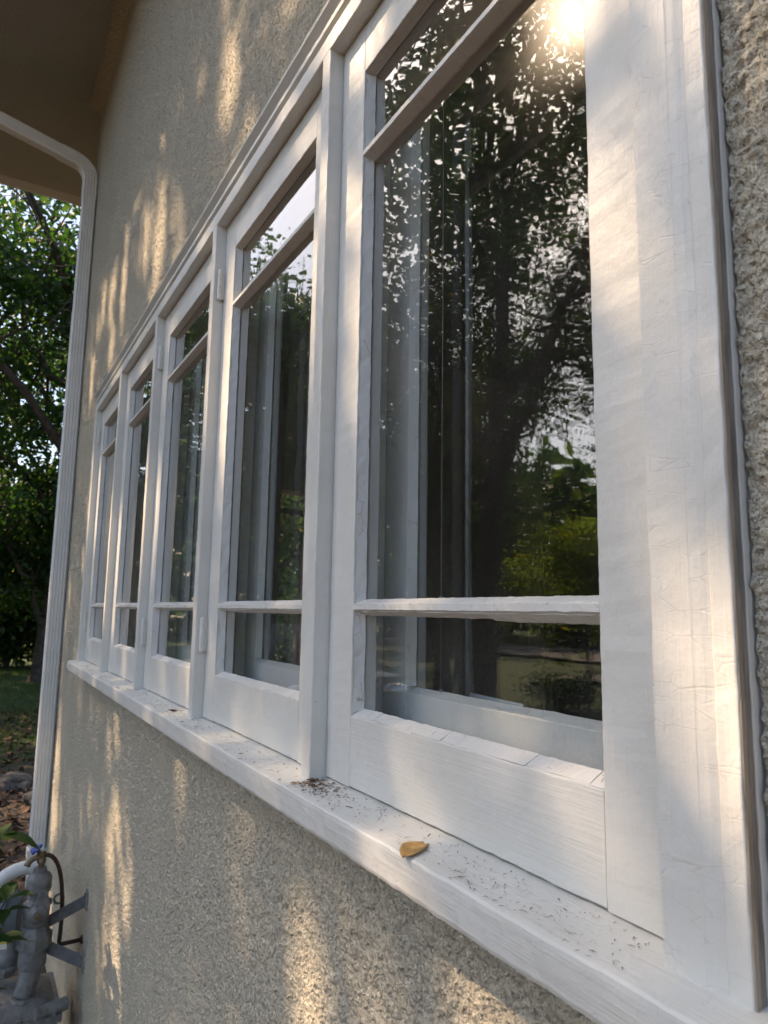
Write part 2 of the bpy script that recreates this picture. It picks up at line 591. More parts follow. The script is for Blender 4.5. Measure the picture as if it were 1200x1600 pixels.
# ================================================================== house
house = thing('stucco_house', 'cream rough stucco house with brown soffit and white fascia', 'house', (-2, YW, GZ))
def stucco_h(X, Z):
    Pn = np.stack([X, np.zeros_like(X), Z], 1)
    h = perlin(Pn/.030+11)*.0022
    h += perlin(Pn/.015+5)*.0048
    r = perlin(Pn/.0085+31)
    h += (.30-np.abs(r))*.0085
    h += perlin(Pn/.0048+71)*.0026
    h += perlin(Pn/.35+1.7)*.004
    return h
def graded(a, b, f):
    out = [a]
    while out[-1] < b:
        out.append(out[-1]+f(out[-1]))
    out = np.array(out)
    return a+(out-a)*(b-a)/(out[-1]-a)
def stucco_patch(name, xs, zs, y=YW):
    X, Z = np.meshgrid(xs, zs, indexing='ij')
    X = X.ravel(); Z = Z.ravel()
    h = stucco_h(X, Z)
    V = np.stack([X, y-h, Z], 1)
    nx, nz = len(xs), len(zs)
    i = (np.arange(nx-1)[:, None]*nz+np.arange(nz-1)[None, :]).ravel()
    fc = np.stack([i, i+nz, i+nz+1, i+1], 1)
    return fastmesh(name, V, fc, M['stucco'], house, smooth=True)
dist = lambda x, z=.6: math.hypot(math.hypot(x, .47), z)
zb, zt = -.262, .992
stucco_patch('wall', graded(X_END, -.31, lambda x: .0042*max(.55, dist(x, .5))), graded(GZ-.1, zb, lambda z: max(.0035, .0045*abs(z+.1))))
stucco_patch('wall', graded(X_END, -.31, lambda x: .0042*max(1.0, dist(x, .9))), graded(zt, ZSOF+.02, lambda z: .0055*max(.8, z)))
stucco_patch('wall', graded(X_END, WIN_L-.002, lambda x: .011), graded(zb, zt, lambda z: .007))
nearz = lambda z: .0021 if -.55 < z < .75 else .02
stucco_patch('wall', graded(-.31, .3, lambda x: .0021 if x < -.2 else .02), graded(GZ-.1, zb, nearz), y=.0205)
stucco_patch('wall', graded(WIN_R+.003, .3, lambda x: .0021 if x < -.2 else .02), graded(zb, zt, nearz), y=.0205)
stucco_patch('wall', graded(-.31, .3, lambda x: .0021 if x < -.2 else .02), graded(zt, ZSOF+.02, nearz), y=.0205)
stucco_patch('wall', graded(.3, 4.0, lambda x: .06), graded(GZ-.1, ZSOF+.02, lambda z: .06), y=.0205)
# end wall with a window opening, seen through window two
ew = [(YW+.001, 1.42), (1.42, 2.6), (2.6, 6.0)]
for y0, y1, z0, z1 in ((YW+.002, 1.29, GZ-.1, ZSOF), (1.29, 1.86, GZ-.1, -.75), (1.29, 1.86, .80, ZSOF), (1.86, 6.0, GZ-.1, ZSOF)):
    box('end_wall', X_END, X_END+.2, y0, y1, z0, z1, M['stucco'], house)
ef = board('end_window_bar', 'y', X_END+.05, X_END+.09, 1.285, 1.865, .655, .69, M['dark_wood'], house, seg=.2)
board('end_window_bar', 'z', X_END+.1, X_END+.14, 1.56, 1.60, -.75, .80, M['dark_wood'], house, seg=.3)
box('far_wall', X_END, 4.0, 6.0, 6.2, GZ-.1, ZSOF, M['stucco'], house)
box('side_wall', 4.0, 4.2, YW, 6.2, GZ-.1, ZSOF, M['stucco'], house)
# interior shell: window wall between the openings, floor, ceiling, back
IY0 = .17
def shell(name, V, mat):
    return mesh(name, V, [(0, 1, 2, 3)], mat, house)
xi0, xi1, yi1, zi0, zi1 = X_END+.2, 1.6, 3.6, -1.5, 1.9
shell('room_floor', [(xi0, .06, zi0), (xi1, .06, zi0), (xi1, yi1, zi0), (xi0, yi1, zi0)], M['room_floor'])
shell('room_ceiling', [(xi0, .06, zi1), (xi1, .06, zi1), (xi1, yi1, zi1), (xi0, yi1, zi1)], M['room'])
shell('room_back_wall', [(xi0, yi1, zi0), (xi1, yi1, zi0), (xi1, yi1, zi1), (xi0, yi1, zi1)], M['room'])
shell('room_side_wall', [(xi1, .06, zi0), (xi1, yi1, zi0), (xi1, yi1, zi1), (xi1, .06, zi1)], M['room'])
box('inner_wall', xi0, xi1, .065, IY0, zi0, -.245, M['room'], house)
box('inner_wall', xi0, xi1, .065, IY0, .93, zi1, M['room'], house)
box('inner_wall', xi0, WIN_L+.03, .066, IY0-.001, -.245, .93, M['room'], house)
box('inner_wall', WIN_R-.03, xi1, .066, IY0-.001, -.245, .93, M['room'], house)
# soffit with a coved edge on the wall, fascia boards, roof
XS0, XS1, YE = -5.68, 4.6, -1.02
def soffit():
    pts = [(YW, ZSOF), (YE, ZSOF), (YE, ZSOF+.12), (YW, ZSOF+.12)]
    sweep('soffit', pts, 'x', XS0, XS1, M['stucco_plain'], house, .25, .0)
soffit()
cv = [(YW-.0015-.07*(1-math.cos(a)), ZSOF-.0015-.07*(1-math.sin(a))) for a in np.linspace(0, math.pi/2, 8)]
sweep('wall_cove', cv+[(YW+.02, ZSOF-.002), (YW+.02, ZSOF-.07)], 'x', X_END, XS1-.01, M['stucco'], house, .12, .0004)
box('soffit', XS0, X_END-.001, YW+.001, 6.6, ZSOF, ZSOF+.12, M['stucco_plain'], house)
board('fascia_board', 'y', XS0-.022, XS0-.001, YE-.02, 6.6, ZSOF-.065, ZSOF+.13, M['metal_white'], house, seg=.5, jit=0)
board('fascia_board', 'x', XS0, XS1, YE-.024, YE-.002, ZSOF-.05, ZSOF+.13, M['metal_white'], house, seg=.5, jit=0)
mesh('roof', [(XS0-.03, YE-.05, ZSOF+.14), (XS1, YE-.05, ZSOF+.14), (XS1, 3, ZSOF+2.6), (XS0-.03, 3, ZSOF+2.6), (XS1, 6.8, ZSOF+.14), (XS0-.03, 6.8, ZSOF+.14)],
     [(0, 1, 2, 3), (3, 2, 4, 5), (1, 4, 2), (0, 3, 5), (0, 5, 4, 1)], M['roofing'], house)

# gutter hangs from the fascia
gut = thing('roof_gutter', 'white gutter running along the outer edge of the soffit', 'gutter', (-2, YE-.08, ZSOF))
gp = [(YE-.026, ZSOF+.12), (YE-.026, ZSOF), (YE-.11, ZSOF), (YE-.13, ZSOF+.05), (YE-.13, ZSOF+.12), (YE-.126, ZSOF+.12), (YE-.126, ZSOF+.05), (YE-.108, ZSOF+.004), (YE-.030, ZSOF+.004), (YE-.030, ZSOF+.12)]
sweep('channel', gp, 'x', XS0, XS1, M['metal_white'], gut, 1.0, 0)

# ================================================================== window frame
wf = thing('window_frame', 'long white wooden frame holding the row of five sashes, paint cracking', 'window frame', (-1.9, 0, -.24))
ytop = lambda y: -.2335+(y-.03)*.115            # sill slopes outward
for i in range(1, 5):
    x0 = mull[i]
    prof = [(x0+.0022, 0), (x0+.0006, .0006), (x0, .0022), (x0, YS+.042), (x0+WM, YS+.042), (x0+WM, .0022), (x0+WM-.0006, .0006), (x0+WM-.0022, 0)]
    sweep('mullion', prof, 'z', -.2372, ZH, M['paint_z'], wf, .016, .0006)
    board('mullion_core', 'z', x0+.002, x0+WM-.002, YS+.0425, .16, -.2345, ZH, M['paint_in'], wf, seg=.3, jit=0)
    board('stop_bead', 'z', x0-.010, x0+WM+.010, .088, .112, -.2340, ZH-.002, M['paint_in'], wf, seg=.3, jit=0)
# left and right jambs with stepped mouldings
def jamb(xa, sgn):
    """xa: inner edge; sgn +1: moulding lies to the right"""
    def X(a, b):
        return (min(xa+sgn*a, xa+sgn*b), max(xa+sgn*a, xa+sgn*b))
    mt = M['paint_old'] if sgn > 0 else M['paint_z']
    x0, x1 = X(0, .0330)
    board('jamb', 'z', x0, x1, .0, .16, -.2385, ZH-.0008, mt, wf, seg=.012, jit=.0003, b=.0003)
    e0, e1 = xa+sgn*.0328, xa+sgn*.0476
    sweep('moulding', [(e0, .0002), (e0+(e1-e0)*.5, .0011), (e1, .0030), (e1, .07), (e0, .07)], 'z', -.2386, ZH+.035, mt, wf, .012, .0003)
    x0, x1 = X(.0470, .0637)
    board('moulding', 'z', x0, x1, .0008, .07, -.2392, ZH+.060, mt, wf, seg=.012, jit=.0006, b=.0014)
jamb(mull[0], 1)
jamb(mull[5]+WM, -1)
# bare weathered side of the right casing and the caulk bead against the stucco
board('casing_edge', 'z', WIN_R-.001, WIN_R+.0012, .0022, .0072, -.2392, ZH+.055, M['wood_tan'], wf, b=.0006, seg=.006, jit=.0002)
board('casing_edge', 'z', WIN_R-.001, WIN_R+.0011, .0074, .0135, -.2392, ZH+.055, M['wood'], wf, b=.0006, seg=.005, jit=.0003)
board('caulk_bead', 'z', WIN_R-.001, WIN_R+.0012, .0142, .0215, -.2392, ZH+.055, M['paint_z'], wf, b=.001, seg=.007, jit=.00025)
# head: flat, groove, moulding, outer bead
hx0, hx1 = mull[5]+WM+.0005, mull[0]-.0005
HL, HR = WIN_L+.0005, WIN_R-.0005
sweep('head', rrect(0, .16, ZH, .9400, .002), 'x', HL+.017, HR-.017, M['paint_x'], wf, .016, .0006)
sweep('head_moulding', [(.008, .9402), (.07, .9402), (.07, .966), (.0012, .966), (-.0008, .9645), (-.0008, .9555), (.0015, .9535), (.008, .9510)], 'x', HL+.002, HR-.002, M['paint_x'], wf, .016, .0005)
sweep('head_moulding', [(.012, .9662), (.07, .9662), (.07, .996), (.010, .996), (-.006, .9940), (-.0085, .9905), (-.0075, .9860), (.003, .9770), (.0115, .9720)], 'x', HL, HR, M['paint_x'], wf, .016, .0005)
# head stop above the inner sashes
board('head_stop', 'x', HL+.03, HR-.03, .086, .110, ZH-.020, ZH-.001, M['paint_in'], wf, seg=.4, jit=0)
# sill
sx0, sx1 = -3.515, -.245
sp = [(-.0345, -.2745), (-.0330, -.2785), (.17, -.2785), (.17, -.2335), (.064, -.2335)]
sp += [(y, ytop(y)) for y in (.03, .018, .006, -.006, -.018, -.028)]
sp += [(-.0325, -.2412), (-.0347, -.2432), (-.0352, -.2470), (-.0352, -.258)]
sweep('sill', sp, 'x', sx0, sx1, M['paint_sill'], wf, .010, .0007)

# ================================================================== storm sashes
wlab = ['nearest and largest sash of the window row, dusty glass with a sun glint', 'second sash from the camera, painted hinges on its left and garden seen through it',
        'middle sash of the row of five, between two hinged or plain mullions', 'fourth sash from the camera, narrow dark glass with sunlit left stile', 'farthest and narrowest sash of the row, beside the far jamb']
wlab[2] = 'third sash of the five, middle of the row, pale sky reflected in its long pane'
def pane(name, x0, x1, y, z0, z1, mat, parent):
    V = [(x0, y, z0), (x1, y, z0), (x1, y, z1), (x0, y, z1)]
    return mesh(name, V, [(0, 1, 2, 3)], mat, parent)
def wedge_strip(name, prof_f, prof_b, axis, a0, a1, mat, parent, seg=.008, jit=.0009, seed=0, back=.006):
    """glazing putty: sloped face from the front arris (o1,o2) to the glass (o1,o2), a solid wedge"""
    n = max(2, int(abs(a1-a0)/seg))
    ts = np.linspace(a0, a1, n+1)
    V = []
    ax = 'xyz'.index(axis); oth = [i for i in range(3) if i != ax]
    f = np.array(prof_f, float); b = np.array(prof_b, float)
    root_f, root_b = np.array(back[0], float), np.array(back[1], float)
    mid = (f+b)/2
    for t in ts:
        for q in (root_f, f, mid, b, root_b):
            v = np.zeros(3); v[ax] = t; v[oth[0]] = q[0]; v[oth[1]] = q[1]
            V.append(v)
    V = np.array(V)
    d = np.stack([perlin(V*150+seed+c) for c in (1.3, 7.7, 4.1)], 1)*jit*1.6
    d2 = np.stack([perlin(V*45+seed+c) for c in (2.3, 9.7, 6.1)], 1)*jit*2
    msk = np.tile(np.array([0, 1, 1, 1, 0.]), n+1)[:, None]
    V += (d+d2)*msk
    Fc = []
    for i in range(n):
        for j in range(4):
            a = i*5+j
            Fc.append((a, a+1, a+6, a+5))
        Fc.append((i*5+4, i*5, i*5+5, i*5+9))
    Fc.append((4, 3, 2, 1, 0)); Fc.append(tuple(n*5+j for j in range(5)))
    o = mesh(name, V, Fc, mat, parent)
    me = o.data
    bm = bmesh.new(); bm.from_mesh(me); bmesh.ops.recalc_face_normals(bm, faces=bm.faces); bm.to_mesh(me); bm.free()
    return o
def sash(i):
    rnd = random.Random(100+i)
    xa = mull[i]+WM+.0012                       # left edge of the sash
    xb = mull[i-1]-.0012
    w = thing('casement_window', wlab[i-1], 'window', ((xa+xb)/2, YS, ZSB), 'casement windows in a row')
    xo0, xo1 = xa+ST-.0012, xb-ST+.0012
    zt_ = ZH-.0022
    near = i <= 2
    sg = .012 if near else .03
    yb = YS+.040
    pm, px = M['paint_z'], M['paint_x']
    j = .00055
    board('stile', 'z', xa, xo0, YS, yb, ZSB, zt_, pm, w, seg=sg, jit=j)
    board('stile', 'z', xo1, xb, YS, yb, ZSB, zt_, pm, w, seg=sg, jit=j)
    board('top_rail', 'x', xo0+.0004, xo1-.0004, YS+.0006, yb, ZTOP, zt_, px, w, seg=sg, jit=j)
    board('bottom_rail', 'x', xo0+.0004, xo1-.0004, YS+.0006, yb, ZSB+.0004, ZBOT-.0005, px, w, seg=sg, jit=j)
    # muntins
    for zc in (ZU, ZL):
        pr = [(YS+.0005, zc-.0035), (YS+.0005, zc+.0038), (YS+.003, zc+.0052), (YG-.002, zc+.0105), (YG+.001, zc+.011), (YG+.001, zc+.006), (yb, zc+.005), (yb, zc-.005), (YG+.001, zc-.006), (YG+.001, zc-.011), (YG-.002, zc-.0105), (YS+.003, zc-.0048)]
        sweep('muntin', pr, 'x', xo0-.0025, xo1+.0008, M['putty'], w, .008 if near else .03, .00055 if zc == ZL else .0003, 150)
    # panes
    for z0, z1 in ((ZBOT, ZL), (ZL, ZU), (ZU, ZTOP)):
        pane('pane', xo0-.004, xo1+.004, YG+(.0004 if z0 == ZL else 0), z0+.0065*(z0 != ZBOT)-.004*(z0 == ZBOT), z1-.0065*(z1 != ZTOP)+.004*(z1 == ZTOP), M['glass'], w)
    # putty round the three lights
    for z0, z1 in ((ZBOT, ZL), (ZL, ZU), (ZU, ZTOP)):
        for x, s in ((xo0, 1), (xo1, -1)):
            wedge_strip('putty', (x-s*.0008, YS+.0012), (x+s*.0050, YG-.0012), 'z', z0+.004, z1-.004, M['putty'], w, .010 if near else .03, .0008, i*3.1+z0, back=((x-s*.002, YS+.004), (x-s*.002, YG-.001)))
    wedge_strip('putty', (YS+.0012, ZTOP+.0006), (YG-.0012, ZTOP-.0040), 'x', xo0, xo1, M['putty'], w, .012, .0004, i*1.7, back=((YS+.004, ZTOP+.002), (YG-.001, ZTOP+.002)))
    # ragged, flaking putty under the lower glazing bar
    if near:
        x = xo0+.02
        while x < xo1-.004:
            x2 = min(x+rnd.uniform(.05, .16), xo1-.001)
            dp = rnd.uniform(.0006, .0014)+(.0022 if i == 1 and x > (xo0+xo1)/2 else 0)
            wedge_strip('putty', (YS+.0045, ZL-.0062), (YG-.0010, ZL-.0108-dp), 'x', x, x2, M['putty'], w, .0025, .00055, i*7.3, back=((YS+.0065, ZL-.003), (YG-.001, ZL-.008)))
            x = x2+rnd.choice([.0002, .0004, .0008])
    # bottom putty breaks up into short cracked lengths
    x = xo0+.0005
    while x < xo1-.002:
        ln = rnd.choice([.014, .02, .03, .045, .07])*rnd.uniform(.8, 1.2) if near else rnd.uniform(.04, .09)
        x2 = min(x+ln, xo1-.0005)
        if xo1-x2 < .01:
            x2 = xo1-.0005
        g_ = rnd.choice([.0001, .0003, .0003, .0007])
        dz = rnd.uniform(-.0002, .0002)
        wedge_strip('putty', (YS+.0004+rnd.uniform(-.0003, .0012), ZBOT-.0004+dz*.5), (YG-.0008, ZBOT+.0085+dz), 'x', x, x2-g_, M['putty'], w, .004, .00055, rnd.random()*50, back=((YS+.004, ZBOT-.004), (YG-.001, ZBOT-.004)))
        x = x2
    return w
wins = {i: sash(i) for i in range(1, 6)}
# painted hinges
def hinge(w, x, y, z, h, r=.0048):
    n = 5
    root = None
    prof = []
    e = .0004
    for k in range(n):
        a, b = k*h/n, (k+1)*h/n
        prof += [(a+e, r*.86), (a+.0012, r), (b-.0012, r), (b-e, r*.86)]
    prof = [(-.003, r*.35), (-.0015, r*.8)]+prof+[(h+.0015, r*.8), (h+.003, r*.3)]
    o = lathe('hinge', (x, y, z-h/2), (0, 0, 1), prof, M['paint_z'], w, 10)
    leaf = box('hinge_leaf', x-.0005, x+.0015, y+.001, YS-.0005, z-h/2, z+h/2, M['paint_z'], None)
    leaf.parent = o
    me = leaf.data
    off = np.array(w.location)
    co = np.zeros(len(me.vertices)*3); me.vertices.foreach_get('co', co)
    co = (co.reshape(-1, 3)-off).ravel(); me.vertices.foreach_set('co', co)
    return o
for i, zs in ((2, (.757, -.056)), (3, (.772, -.070)), (5, (.785, -.062))):
    for z in zs:
        hinge(wins[i], mull[i]+WM+.0058, .0135, z, .072, .0056)
for z in (-.057, .757):
    hinge(wins[1], mull[0]-.0052, .0130, z, .062, .0050)

# ================================================================== inner sashes
for i in range(1, 6):
    xa, xb = mull[i]+WM-.001, mull[i-1]+.001
    w = thing('inner_window', ['pale inner sash behind the nearest dusty storm sash', 'pale inner sash behind the second storm sash, its bottom rail sunlit', 'pale inner sash behind the middle storm sash', 'grey inner sash behind the fourth storm sash', 'grey inner sash filling the glass of the farthest storm sash'][i-1], 'inner window', ((xa+xb)/2, .12, -.23), 'inner sashes behind the storm windows')
    xo0, xo1 = xa+.0735, xb-.0735
    board('stile', 'z', xa, xo0, .113, .148, -.232, ZH-.004, M['paint_in'], w, seg=.1, jit=.0003)
    board('stile', 'z', xo1, xb, .113, .148, -.232, ZH-.004, M['paint_in'], w, seg=.1, jit=.0003)
    board('top_rail', 'x', xo0, xo1, .1135, .148, .826, ZH-.004, M['paint_in'], w, seg=.1, jit=.0003)
    board('bottom_rail', 'x', xo0, xo1, .1135, .148, -.232, -.112, M['paint_in'], w, seg=.1, jit=.0003)
    wedge_strip('putty', (.1142, -.1125), (.126, -.105), 'x', xo0, xo1, M['putty'], w, .02, .0006, i, back=((.117, -.118), (.1265, -.118)))
    wedge_strip('putty', (xo0, .1142), (xo0+.007, .126), 'z', -.104, .82, M['putty'], w, .03, .0006, i+9, back=((xo0-.004, .117), (xo0-.004, .1265)))
    pane('pane', xo0-.003, xo1+.003, .128, -.114, .828, M['inner_glass'], w)

# blind cord with its bead and the bead's reflection built solid, hanging inside the nearest window
cd = thing('pull_cord', 'thin pale blind cord with a wooden bead at its end, inside nearest window', 'cord', (-.873, .19, .8))
def on_plane(u, v, y):                            # only used to note where things hang (kept as numbers below)
    return None
xc = -.893
tube('string', [(xc, .19, 1.2), (xc+.001, .19, .5), (xc, .19, -.118)], .0007, M['cord'], cd, 5)
lathe('bead', (xc, .19, -.128), (0, 0, 1), [(0, .002), (.003, .0058), (.007, .007), (.012, .0055), (.015, .002)], M['cord'], cd, 12)
lathe('bead', (xc, .19, .012), (0, 0, 1), [(0, .002), (.003, .0050), (.007, .006), (.011, .0045), (.014, .002)], M['cord'], cd, 12)  # the first bead's faint reflection, built as a second bead
pp = thing('paper_sheet', 'white sheet of paper standing on the inside ledge of nearest window', 'paper', (-.78, .22, -.16))
mesh('sheet', [(-.865, .215, -.2), (-.735, .205, -.2), (-.733, .211, -.118), (-.862, .222, -.117), (-.865, .217, -.2), (-.735, .207, -.2), (-.733, .213, -.118), (-.862, .224, -.117)],
     [(0, 1, 2, 3), (7, 6, 5, 4), (0, 4, 5, 1), (1, 5, 6, 2), (2, 6, 7, 3), (3, 7, 4, 0)], M['paper'], pp)
lg = board('window_ledge', 'x', WIN_L+.05, WIN_R-.05, .1705, .36, -.232, -.205, M['room_floor'], house, seg=.5, jit=0)
wd = thing('grey_strip', 'slim grey vertical strip hanging inside the nearest window', 'blind wand', (-.845, .21, .5))  # slim grey upright strip behind the near pane
tube('rod', [(-.853, .21, .70), (-.853, .21, -.125)], .0030, M['grey_cast'], wd, 8)
tube('hook', [(-.853, .21, .702), (-.853, .212, .73), (-.858, .218, .74)], .0015, M['grey_cast'], wd, 6)

# ================================================================== downspout
ds = thing('downspout', 'white ribbed metal downspout with elbow at the far house corner', 'downspout', (-4.43, -.01, GZ))
def ds_profile(w=.070, d=.082, rib=.003):
    """ribbed rectangular tube, local coords (across x, out y)"""
    pts = []
    def side(a, b, n=4):
        a = np.array(a); b = np.array(b)
        t = (b-a)/np.linalg.norm(b-a); nn = np.array([t[1], -t[0]])
        L = np.linalg.norm(b-a)
        out = [a+t*.008]
        step = (L-.016)/n
        for k in range(n):
            s0 = .008+k*step
            out += [a+t*(s0+step*.2), a+t*(s0+step*.32)-nn*rib, a+t*(s0+step*.68)-nn*rib, a+t*(s0+step*.8)]
        out.append(b-t*.008)
        return out
    c = [(-w/2, -d/2), (w/2, -d/2), (w/2, d/2), (-w/2, d/2)]
    for k in range(4):
        pts += side(c[k], c[(k+1) % 4], 4 if k % 2 else 3)
    return np.array(pts)
def ds_path(name, path, ups, mat, prof, smooth=False):
    """sweep the profile along a path in the y-z plane; local x stays world x"""
    path = np.array(path, float)
    T = np.gradient(path, axis=0); T /= np.linalg.norm(T, axis=1)[:, None]
    V = []
    for p, t, s in zip(path, T, ups):
        outv = np.cross(t, np.array([1., 0, 0])); outv /= np.linalg.norm(outv)
        for a, b in prof:
            V.append(p+np.array([1., 0, 0])*a*s+outv*b*s)
    k = len(prof); n = len(path)
    Fc = [(i*k+j, i*k+(j+1) % k, (i+1)*k+(j+1) % k, (i+1)*k+j) for i in range(n-1) for j in range(k)]
    Fc.append(tuple(range(k))[::-1]); Fc.append(tuple((n-1)*k+j for j in range(k)))
    o = mesh(name, V, Fc, mat, ds)
    bm = bmesh.new(); bm.from_mesh(o.data); bmesh.ops.recalc_face_normals(bm, faces=bm.faces); bm.to_mesh(o.data); bm.free()
    return o
PR = ds_profile()
yc = -.012
xd = -4.435
ds_path('pipe', [(xd, yc, GZ+.25), (xd, yc, -1.31)], (.94, .94), M['metal_white'], PR)
ds_path('pipe', [(xd, yc, -1.33), (xd, yc, 1.76)], (1, 1), M['metal_white'], PR)
ds_path('pipe', [(xd, yc, 1.745), (xd, yc, 2.50)], (.95, .95), M['metal_white'], PR)
th = np.linspace(0, rad(76), 13)
rr = .115
el = [(xd, yc, 2.49), (xd, yc, 2.55)]
el = [(xd, yc, 2.49)]+[(xd, yc-rr*(1-math.cos(a)), 2.62+rr*math.sin(a)) for a in th]
last = el[-1]
dirv = np.array([0, -math.sin(th[-1]), math.cos(th[-1])])
el.append(tuple(np.array(last)+dirv*.10))
ups = [1.03, 1.03]+[1.03+(.018 if k % 2 else -.018) for k in range(len(th)-1)]+[1.03]
ds_path('elbow', el, ups, M['metal_white'], PR)
p0 = np.array(el[-1])-dirv*.02
ds_path('pipe', [tuple(p0), tuple(p0+dirv*.62)], (.96, .96), M['metal_white'], PR)
p1_ = p0+dirv*.60
ds_path('elbow', [tuple(p1_), tuple(p1_+dirv*.08), tuple(p1_+np.array([0, -.20, .12])), tuple(p1_+np.array([0, -.22, .26]))], (1, 1, 1, 1), M['metal_white'], PR)
for z in (-1.32,):
    board('strap', 'z', xd-.04, xd+.042, yc-.048, yc+.045, z-.022, z+.022, M['metal_white'], ds, seg=.05, jit=0)

# ================================================================== gas meter
gm = thing('gas_meter', 'grey gas meter with upright iron pipes and union nuts against the wall', 'gas meter', (-3.0, -.15, GZ))
XM = -3.0
A0 = (XM, -.129)
G, Gc = M['grey_metal'], M['grey_cast']
def vert(name, z_pairs, mat, parent=gm, xy=A0, k=20):
    z0 = z_pairs[0][0]
    return lathe(name, (xy[0], xy[1], z0), (0, 0, 1), [(z-z0, r) for z, r in z_pairs], mat, parent, k)
vert('reducer', [(-1.030, .041), (-1.022, .043), (-.985, .043), (-.972, .036), (-.964, .024), (-.950, .022), (-.948, .014)], Gc)
vert('nipple', [(-1.07, .032), (-1.028, .032)], Gc)
vv_ = vert('valve', [(-1.142, .038), (-1.136, .042), (-1.085, .044), (-1.06, .040), (-1.055, .033)], Gc)
for zz in (-1.033, -1.038, -1.043, -1.048, -1.146, -1.152, -1.158, -1.164):
    vert('thread', [(zz-.0022, .033), (zz-.001, .0385 if zz < -1.1 else .0345), (zz+.001, .0385 if zz < -1.1 else .0345), (zz+.0022, .033)], Gc)
lathe('hex_collar', (XM, -.129, -1.085), (0, 0, 1), [(0, .044), (.003, .049), (.020, .049), (.023, .044)], Gc, gm, 6, smooth=False)
def yoke():
    # lever plate with a bored ear, facing the camera
    lathe('valve_plug', (XM+.034, -.126, -1.095), (1, -.15, 0), [(0, .033), (.010, .035), (.022, .032), (.030, .020), (.034, .018)], Gc, gm, 20)
    lathe('bolt', (XM+.068, -.131, -1.095), (1, -.15, 0), [(0, .011), (.008, .011), (.009, .007)], M['brass'], gm, 8)
    V, Fc = [], []
    prof = []
    for k in range(13):
        a = rad(-20)+k*rad(220)/12
        prof.append((-.026*math.cos(a)*0+.024*math.cos(a), .024*math.sin(a)))
    pl = []
    for k in range(9):
        a = math.pi*k/8
        pl.append((.017*math.cos(a), .055+.017*math.sin(a)))
    pl += [(-.028, .0), (.028, 0)]
    pl = np.array(pl)
    n = len(pl)
    for dx in (.044, .056):
        for a, b in pl:
            V.append((XM+dx, -.118+a, -1.085+b))
    Fc = [tuple(range(n)), tuple(range(2*n-1, n-1, -1))]+[(i, (i+1) % n, n+(i+1) % n, n+i) for i in range(n)]
    mesh('lever', V, Fc, Gc, gm)
    th_ = np.linspace(0, 2*math.pi, 17)
    tube('lock_ring', [(XM+.0, -.058+.016*math.cos(a), -1.07+.016*math.sin(a)) for a in th_], .0045, Gc, gm, 8)
yoke()
vert('pipe', [(-1.19, .036), (-1.14, .036)], Gc)
lathe('union_nut', (XM, -.131, -1.222), (0, 0, 1), [(0, .046), (.006, .060), (.048, .060), (.056, .050), (.075, .044), (.078, .036)], Gc, gm, 8, smooth=False)
vert('pipe', [(-1.285, .044), (-1.278, .047), (-1.236, .047), (-1.22, .042)], Gc, xy=(XM, -.132))
el_ = arc((XM, -.134, -1.27), (XM+.01, -.137, -1.33), (XM+.02, -.155, -1.375), 9)
tube('elbow', el_, [.034, .035, .036, .036, .036, .036, .035, .034, .034], Gc, gm, 16)
lathe('union_nut', (XM+.02, -.156, -1.405), (0, 0, 1), [(0, .040), (.006, .049), (.030, .049), (.036, .040)], Gc, gm, 8, smooth=False)
lathe('flange', (XM+.02, -.157, -1.432), (0, 0, 1), [(0, .046), (.026, .044)], Gc, gm, 20)
el2 = arc((XM-.12, -.19, -1.20), (XM-.11, -.19, -1.26), (XM-.10, -.215, -1.31), 8)
tube('elbow', el2, .036, Gc, gm, 16)
lathe('union_nut', (XM-.10, -.215, -1.335), (0, 0, 1), [(0, .040), (.006, .048), (.026, .048), (.032, .040)], Gc, gm, 8, smooth=False)
# meter body
def meter_body():
    zt2 = -1.352
    b = []
    # domed top casting
    xs0, xs1, ys0, ys1 = XM-.20, XM+.11, -.36, -.045
    V = []
    nx, ny = 14, 14
    for a in range(nx+1):
        for c in range(ny+1):
            s, t = a/nx, c/ny
            ex = min(s, 1-s)*2; ey = min(t, 1-t)*2
            dome = (1-(1-min(1, ex*2.2))**2)*(1-(1-min(1, ey*2.2))**2)
            V.append((xs0+(xs1-xs0)*s, ys0+(ys1-ys0)*t, zt2-.062+.042*dome))
    Fc = [(a*(ny+1)+c, (a+1)*(ny+1)+c, (a+1)*(ny+1)+c+1, a*(ny+1)+c+1) for a in range(nx) for c in range(ny)]
    o = mesh('top_casting', V, Fc, Gc, gm, smooth=True)
    board('flange_rim', 'z', xs0-.012, xs1+.012, ys0-.012, ys1+.012, zt2-.085, zt2-.060, Gc, gm, b=.008, seg=.03, jit=.0004)
    board('meter_case', 'z', xs0, xs1, ys0, ys1, zt2-.36, zt2-.085, G, gm, b=.02, seg=.1, jit=.0004)
    for x, y in ((xs1+.0, -.31), (xs1+.0, -.24), (xs1+.0, -.17), (xs1, -.10), (xs1, -.06)):
        lathe('bolt', (x+.004, y, zt2-.062), (0, 0, 1), [(0, .010), (.012, .010), (.014, .007)], Gc, gm, 6, smooth=False)
    lathe('side_boss', (XM+.10, -.075, zt2-.045), (-.3, 1, 0), [(-.05, .020), (.06, .022), (.064, .016)], Gc, gm, 16)
    vert('foot', [(GZ+.05, .05), (zt2-.35, .05)], G, xy=(XM-.04, -.2))
meter_body()
